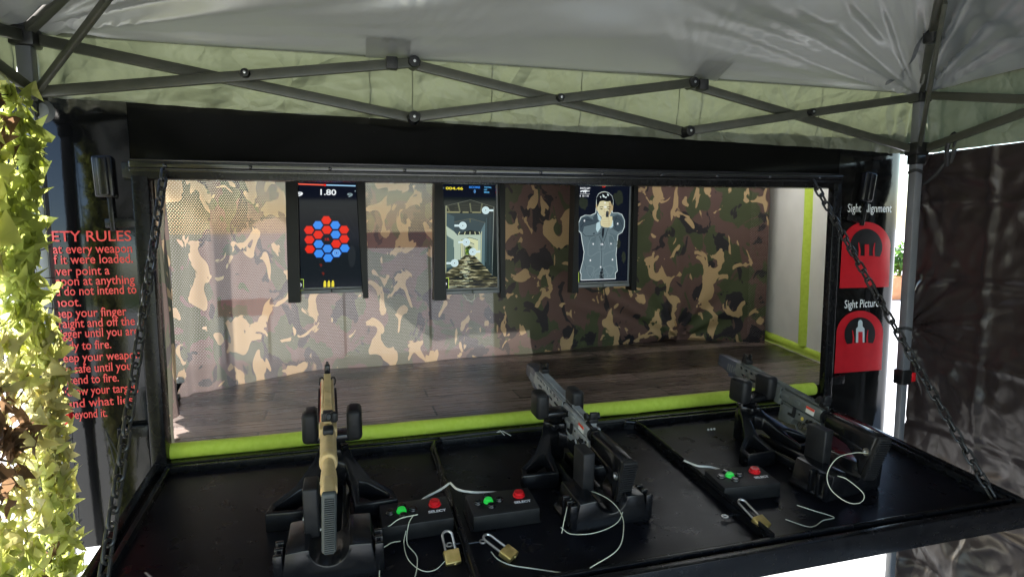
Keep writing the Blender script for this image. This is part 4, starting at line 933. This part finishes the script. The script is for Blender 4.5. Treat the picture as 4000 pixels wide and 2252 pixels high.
def valance(P, Q, z0a, z0b, n, m_, tilt, amp=.022, wav=0):
    e = (Q-P); o_ = Vector((e.y, -e.x, 0)).normalized()
    if o_.dot(P-PK) < 0: o_ = -o_
    vs = []; fs = []
    for j in range(m_+1):
        t_ = j/m_
        for i in range(n+1):
            s_ = i/n; p = P.lerp(Q, s_); zb = z0a+(z0b-z0a)*s_
            p = Vector((p.x, p.y, p.z+(zb-p.z)*t_))
            d = tilt*t_+amp*t_*(noise.noise(Vector((s_*11+P.x+t_*2, t_*1.5, P.y)))+.6*noise.noise(Vector((s_*31, t_*4+s_*9, 2+P.x)))+.35*noise.noise(Vector((s_*70-t_*5, t_*8, 5))))
            ed = min(s_, 1-s_)*e.length
            d += .022*math.exp(-(ed/.10)**2)*math.sin(ed*95)*(.4+.6*t_)
            vs.append(p+o_*d)
    for j in range(m_):
        for i in range(n): fs.append((j*(n+1)+i, (j+1)*(n+1)+i, (j+1)*(n+1)+i+1, j*(n+1)+i+1))
    return vs, fs
E0 = Vector((0,0,.008))
for P, Q, za, zb, n, tl in ((A_,B_,1.066,.990,160,.035),(B_,C_,.985,1.0,140,.03),(D_,A_,1.05,1.06,100,.02),(C_,D_,1.05,1.05,20,.02)):
    b = MB(); inw = ((PK-(P+Q)/2)*Vector((1,1,0))).normalized()*.006; b.add(*valance(P+E0+inw, Q+E0+inw, za, zb, n*2, 18, tl)); vv = b.build("valance", M_VAL, TN, smooth=-80)
    if P is A_:
        for xx in (.635,.765,1.02,1.33,1.70,1.79,2.30):
            b = MB(); k = (xx-LX)/(RX-LX); b.tube([(xx,FY+.028,1.222),(xx+.002,FY+.040,1.13),(xx-.002,FY+.058,1.066-.076*k)], .0014, 6); b.build("seam", M_VAL, vv)
for x0, x1 in ((.625,.755),(1.735,1.84)):
    b = MB(); vs = []
    for k in range(5):
        s_ = k/4; vs += [(x0+(x1-x0)*s_, FY+.018+.003*math.sin(k*2), 1.217), (x0+(x1-x0)*s_, FY-.07+.004*math.sin(k*3), 1.256)]
    b.add(vs, [(2*k,2*k+2,2*k+3,2*k+1) for k in range(4)]); b.build("velcro_pocket", M_ROOF, TN, smooth=0)
# scissor bars
def bar(p, q, w=.030, h=.016, name="truss_bar", m=M_POLE, side=0):
    p, q = Vector(p), Vector(q); d = (q-p); L = d.length
    M = Matrix.Translation((p+q)/2) @ d.to_track_quat('X', 'Z').to_matrix().to_4x4()
    b = MB(); b.box((0,0,0), (L,h,w), .004, M=M); b.build(name, m, TN)
def knuckle(p, name="joint", rr=.019, n=Vector((0,-1,0))):
    b = MB(); q = n.to_track_quat('Z','Y').to_matrix().to_4x4()
    b.lathe([(rr*.6,-.030),(rr,-.028),(rr,.012),(rr*.85,.018),(rr*.35,.019)], Matrix.Translation(p) @ q, 18); j = b.build(name, M_JOINT, TN)
    b = MB(); b.lathe([(.0045,.018),(.004,.022),(.001,.023)], Matrix.Translation(p) @ q, 10); b.build("rivet", M_STEEL, j)
y1, y2 = FY-.012, FY+.012
LLp, LTp = (LX,0,1.062), (LX,0,1.205)
front = [((LX+.02,y1,1.064),(.292,y1,1.140),(.766,y1,1.203)), ((LX+.02,y2,1.205),(.292,y2,1.140),(.763,y2,1.042)),
         ((.763,y1,1.042),(1.233,y1,1.120),(1.722,y1,1.197)), ((.766,y2,1.203),(1.233,y2,1.120),(1.712,y2,1.034)),
         ((1.712,y1,1.034),(2.208,y1,1.117),(RX-.02,y1,1.200)), ((1.722,y2,1.197),(2.208,y2,1.117),(RX-.02,y2,1.004))]
for a, m_, c in front: bar(a, c)
for p in ((.767,FY-.01,1.204),(.763,FY-.01,1.041),(1.723,FY-.01,1.197),(1.712,FY-.01,1.033)): knuckle(p)
for p in ((.292,FY-.02,1.140),(1.233,FY-.02,1.120),(2.208,FY-.02,1.117)): knuckle(p, rr=.013)
for xx, zz in ((.700,1.196),(1.762,1.192)): b = MB(); b.box((xx,FY-.012,zz), (.034,.028,.036), .003); b.build("velcro_strap", M_STRAP, TN)
for x in (LX, RX):
    zb = 1.062 if x < 1 else 1.002
    st = -1.06
    bar((x,FY-.02,1.205),(x,st,zb-.02)); bar((x+.02,FY-.02,zb),(x+.02,st,1.205)); bar((x,st,zb-.02),(x,2*st-FY,1.2)); bar((x+.02,st,1.205),(x+.02,2*st-FY,zb-.02)); bar((x,2*st-FY,1.2),(x,BY,1.05)); bar((x+.02,2*st-FY,1.04),(x+.02,BY,1.2))
    c0 = Vector((x,FY,1.215)); c1 = PK+Vector((0,0,-.05)); dd = c1-c0
    bar(c0+dd*.01, c0+dd*.98, .024, .024, "roof_pole")
    lo = Vector((x+(.03 if x < 1 else -.01),FY-.02,zb+.01)); bar(lo, c0+dd*.30+Vector((.02,0,-.02)), .020, .014, "roof_strut")
    cB = Vector((x,BY,1.215)); bar(cB, PK+Vector((0,0,-.05)), .024, .024, "roof_pole")
    cp = c0+dd*.205
    b = MB(); b.box(tuple(cp+Vector((.0,0,-.01))), (.042,.042,.055), .008); b.build("slide_collar", M_JOINT, TN)
    for k, yy in enumerate((FY, BY)):
        b = MB(); b.box((x,yy,.66), (.036,.036,1.16), .005, seg=2); b.box((x,yy,-.15), (.028,.028,1.46), .004); b.box((x,yy,-.892), (.09,.09,.012), .003); lg = b.build("leg", M_LEG, TN)
        b = MB(); b.box((x,yy,1.205), (.06,.06,.05), .007); b.build("corner_bracket", M_JOINT, lg); b = MB(); b.box((x,yy,zb), (.062,.062,.05), .007); b.box((x,yy,zb-.035), (.046,.046,.05), .005); b.build("slider_bracket", M_JOINT, lg)
        if k == 0:
            zz = .085 if x > 1 else .19; b = MB(); b.box((x,yy,zz), (.048,.048,.062), .006); b.build("height_collar", M_JOINT, lg)
            b = MB(); b.box((x+(.032 if x > 1 else .028),yy-.012,zz), (.022,.026,.038), .004, M=Matrix.Identity(4)); b.build("release_button", M_REDB, lg)
# hanging strap loop by the right corner
b = MB(); cs = Vector((RX,FY,1.215)); dd = PK+Vector((0,0,-.05))-cs
pts = spline([cs+dd*.21+Vector((-.02,0,0)), cs+dd*.17+Vector((-.05,.0,0)), cs+dd*.12+Vector((-.07,0,-.01)), cs+dd*.05+Vector((-.13,0,.0)), cs+dd*.02+Vector((-.17,.01,.01))], 8)
vs = []
for p in pts: vs += [p+Vector((0,-.012,.008)), p+Vector((0,.012,-.008))]
b.add(vs, [(2*i,2*i+1,2*i+3,2*i+2) for i in range(len(pts)-1)]); b.build("webbing_strap", M_LEG, TN, smooth=-60)
b = MB(); b.lathe([(.02,0),(.032,.008),(.022,.02),(.004,.024)], Matrix.Translation((LX+.022,FY+.01,1.018)) @ Matrix.Rotation(R(90),4,'X'), 20)
b.build("foot_disc", M_LEG, TN)

# ------------------------------------------------------------ tarpaulin wall on the right
def tarp():
    b = MB(); x = RX+.055; ny, nz_ = 220, 200; y0, y1 = FY+.045, BY; z0, z1 = -.88, .985; vs = []; fs = []
    ties = ((.915,.05),(.285,.05),(.10,.0),(-.85,.0))
    for i in range(ny+1):
        for j in range(nz_+1):
            s_ = (i/ny)**1.25; z = z0+(z1-z0)*j/nz_; y = y0+(y1-y0)*s_
            # free edge is scalloped between the ties
            sc = min(abs(z-.915), abs(z-.285), abs(z+.85)); y -= .012*min(1, sc/.25)*(1-s_)**8
            d = .02*noise.noise(Vector((y*1.7, z*1.9, 1)))+.010*noise.noise(Vector((y*5, z*5, 5)))
            # fold creases: a grid left by packing
            for k in range(6):
                zz = -.72+.30*k; d += .011*math.exp(-((z-zz+.012*math.sin(y*6))/.016)**2)*(-1 if k % 2 else 1)
            for k in range(8):
                yy = -.36-.33*k; d += .012*math.exp(-((y-yy)/.014)**2)*(1 if k % 2 else -1)
            # sharp facets
            c = noise.cell_vector(Vector((y*9, z*9, 0))); 
            d += .026*abs(noise.noise(Vector((y*5+z*2, z*5-y*1.5, 9))))+.012*abs(noise.noise(Vector((y*13-z*4, z*12+y*3, 2))))
            for tz, _ in ties[:2]:
                dy, dz = y0-y, z-tz; rr = math.hypot(dy, dz)+1e-5; th = math.atan2(dz, dy)
                d += .035*math.exp(-rr/.28)*min(1, rr/.05)*noise.noise(Vector((th*6, rr*1.2, tz)))
            if z < -.1: d += .06*noise.noise(Vector((y*3.5-z*2.5, z*2, 4)))*min(1, (-.1-z)/.3)
            vs.append((x+d, y, z))
    for i in range(ny):
        for j in range(nz_): a = i*(nz_+1)+j; fs.append((a, a+nz_+1, a+nz_+2, a+1))
    b.add(vs, fs); o = b.build("tarpaulin_wall", M_TARP, smooth=-80, loc=(x, y0, z0))
    tag(o, "dark brown creased tarpaulin wall hung from the tent's right side", "tarpaulin")
    for z in (.915, .285):
        b = MB(); b.tube([(RX+.022*math.cos(R(a)), FY+.022*math.sin(R(a)), z+.004*math.sin(R(a*2))) for a in range(0,360,30)], .006, 8, closed=True); b.tube([(RX+.02,FY+.01,z),(RX+.05,FY+.035,z+.006),(x+.004,FY+.044,z+.004)], .007, 8); b.build("tie_strap", M_STRAP, o)
    b = MB(); b.tube(spline([(RX+.055,-.20,.94),(RX+.045,-.22,1.0),(RX+.03,-.225,1.045),(RX+.02,-.21,1.0),(RX+.05,-.19,.93)],6), .008, 8); b.tube(spline([(RX+.05,-.21,.98),(RX+.045,-.15,.90),(RX+.045,-.09,.86)],6), .007, 8); b.build("hanging_loop", M_STRAP, o)
tarp()

# ------------------------------------------------------------ camouflage netting on the left
def net():
    t = thing("camouflage_net", "lime green leaf-cut camouflage netting hung on the tent's left side", "camouflage net", (-.2,-.6,-.9))
    rr = random.Random(21); b = MB()
    def flap(c, n_, s_, mi):
        q = n_.to_track_quat('Z','Y').to_matrix() @ Matrix.Rotation(rr.uniform(0,6.28), 3, 'Z')
        k = rr.choice((5,6,6,7)); pts = []
        for i in range(k):
            a = 2*math.pi*i/k+rr.uniform(-.3,.3); ra = s_*(rr.uniform(.9,1.4) if i % 2 else rr.uniform(.35,.8))
            pts.append((ra*math.cos(a)*1.25, ra*math.sin(a)*.8))
        bend = rr.uniform(-1,1)*.9/s_; tw = rr.uniform(-.5,.5)/s_
        vs = [Vector((0,0,0))]+[Vector((x, y, bend*x*x*.5+tw*x*y)) for x, y in pts]
        b.add([c+q @ v for v in vs], [(0,1+i,1+(i+1) % k) for i in range(k)], mi)
    def xin(z): return -.212+.035*max(0, min(1, (1.0-z)/1.4))
    N = 6200
    for i in range(N):
        y = (-.23-.55*rr.random() if rr.random() < .6 else -.23-2.3*rr.random()) if rr.random() < .9 else -.215-.06*rr.random()
        z = -.88+1.93*rr.random(); ed = .02*noise.noise(Vector((z*6,0,1)))+.018*math.sin(z*9)
        y += ed; y = min(y, -.225 if z > .3 else -.235)
        x = xin(z)+rr.gauss(0,.016)+.02*noise.noise(Vector((y*4,z*4,2)))
        g_ = noise.noise(Vector((y*2.6, z*2.2, 7)))+.25*rr.uniform(-1,1); br = noise.noise(Vector((y*3.2+9, z*2.6, 3)))+.12*rr.uniform(-1,1)
        mi = 3 if br > .25 else (2 if g_ > .22 else (0 if g_ > -.12 else 1))
        n_ = Vector((rr.choice((-1,1)), rr.gauss(0,.55), rr.gauss(0,.5))).normalized()
        flap(Vector((x,y,z)), n_, rr.uniform(.014,.034), mi)
    b.build("leaf_flaps", M_NET, t, smooth=-20)
    b = MB()
    for k in range(26):
        z = -.85+.075*k; b.tube([(xin(z)-.01+.01*math.sin(q*3), -.12-q*.1, z+.012*math.sin(q*2.1+k)) for q in range(20)], .0014, 5)
    for k in range(20):
        y = -.13-.095*k; b.tube([(xin(z)-.01, y+.01*math.sin(z*9+k), z) for z in [-.88+.1*q for q in range(20)]], .0014, 5)
    b.tube(spline([(-.10,-.17,.16),(-.085,-.17,.05),(-.082,-.175,-.05),(-.09,-.17,-.12)],6), .002, 6)
    b.tube(spline([(-.10,-.165,.15),(-.078,-.165,.08),(-.075,-.17,0),(-.088,-.17,-.10)],6), .002, 6)
    b.build("net_cord", M_STRAP, t)
net()

# ------------------------------------------------------------ outside
def bush(name, label, cat, c, rx, ry, rz, n, s_, seed, trunk=None, group=None):
    rr = random.Random(seed); t = thing(name, label, cat, (c[0], c[1], -.9), group); b = MB()
    for i in range(n):
        v = Vector((rr.gauss(0,1), rr.gauss(0,1), rr.gauss(0,1))).normalized(); k = rr.random()**.4
        p = Vector((c[0]+v.x*rx*k, c[1]+v.y*ry*k, c[2]+v.z*rz*k)); p += Vector((noise.noise(p*1.7), noise.noise(p*1.7+Vector((5,0,0))), noise.noise(p*1.7+Vector((0,5,0)))))*rx*.3
        q = Vector((rr.gauss(0,1), rr.gauss(0,1), rr.gauss(0,1)+.6)).normalized().to_track_quat('Z','Y').to_matrix() @ Matrix.Rotation(rr.uniform(0,6.3),3,'Z'); L = s_*rr.uniform(.6,1.3)
        b.add([p+q @ Vector(w) for w in ((-L*.15,0,0),(L*.5,-L*.3,.1*L),(L*1.3,0,-.1*L),(L*.5,L*.3,.1*L))], [(0,1,2,3)], rr.random() < .4)
    b.build("foliage", M_PLANT, t, smooth=-20)
    b = MB()
    base = Vector((c[0],c[1],-.9)) if trunk is None else Vector((c[0],c[1],trunk))
    b.tube([base, Vector((c[0]+.02,c[1],c[2]-rz*.3)), Vector((c[0],c[1]+.03,c[2]+rz*.3))], [max(.015,rx*.06),max(.01,rx*.05),.01], 8)
    for k in range(5):
        a = k*1.26; b.tube([Vector((c[0],c[1],c[2]-rz*.35)), Vector((c[0]+rx*.5*math.cos(a), c[1]+ry*.5*math.sin(a), c[2]+rz*.25))], [max(.01,rx*.035),.006], 6)
    b.build("stem", M_BARK, t); return t
pl = bush("potted_shrub", "small green shrub in an orange planter box seen through the right gap", "potted plant", (12.05,8.25,-.12), .5, .4, .42, 500, .11, 4, trunk=-.6)
b = MB(); b.box((12.05,8.25,-.66), (1.1,.5,.48), .02); b.build("planter_box", M_TERRA, pl)
SH = ["broad green tree beyond the trailer on the left", "taller green tree beyond the trailer on the left", "round green tree standing apart behind the trailer"]
for i, (x, y, rx, rz, n) in enumerate(((-15,13,2.6,2.3,2600),(-21,17,2.8,2.9,2800),(-16,25,2.6,2.2,2400))):
    bush("tree", SH[i], "tree", (x,y,1.8+rz*.35), rx, rx*.8, rz, n, .34, 30+i, group="trees behind the trailer")
for i, (x, y, w_, z) in enumerate(((.86,2.7,.82,.60),(-.14,2.6,.36,.14))):
    t = thing("red_barrier", ["wide red board showing through the mesh between the hexagon and pier screens","short red board showing low through the mesh left of the hexagon screen"][i], "barrier", (x,y,-.9), "red boards behind the mesh curtain")
    b = MB(); b.box((x,y,z), (w_,.03,.12), .005); b.build("board", M_REDW, t)
    for s_ in (-1,1):
        b = MB(); b.box((x+s_*w_*.4,y+.03,(z-.9)/2), (.022,.03,z+.9), .004); b.build("post", M_LEG, t)
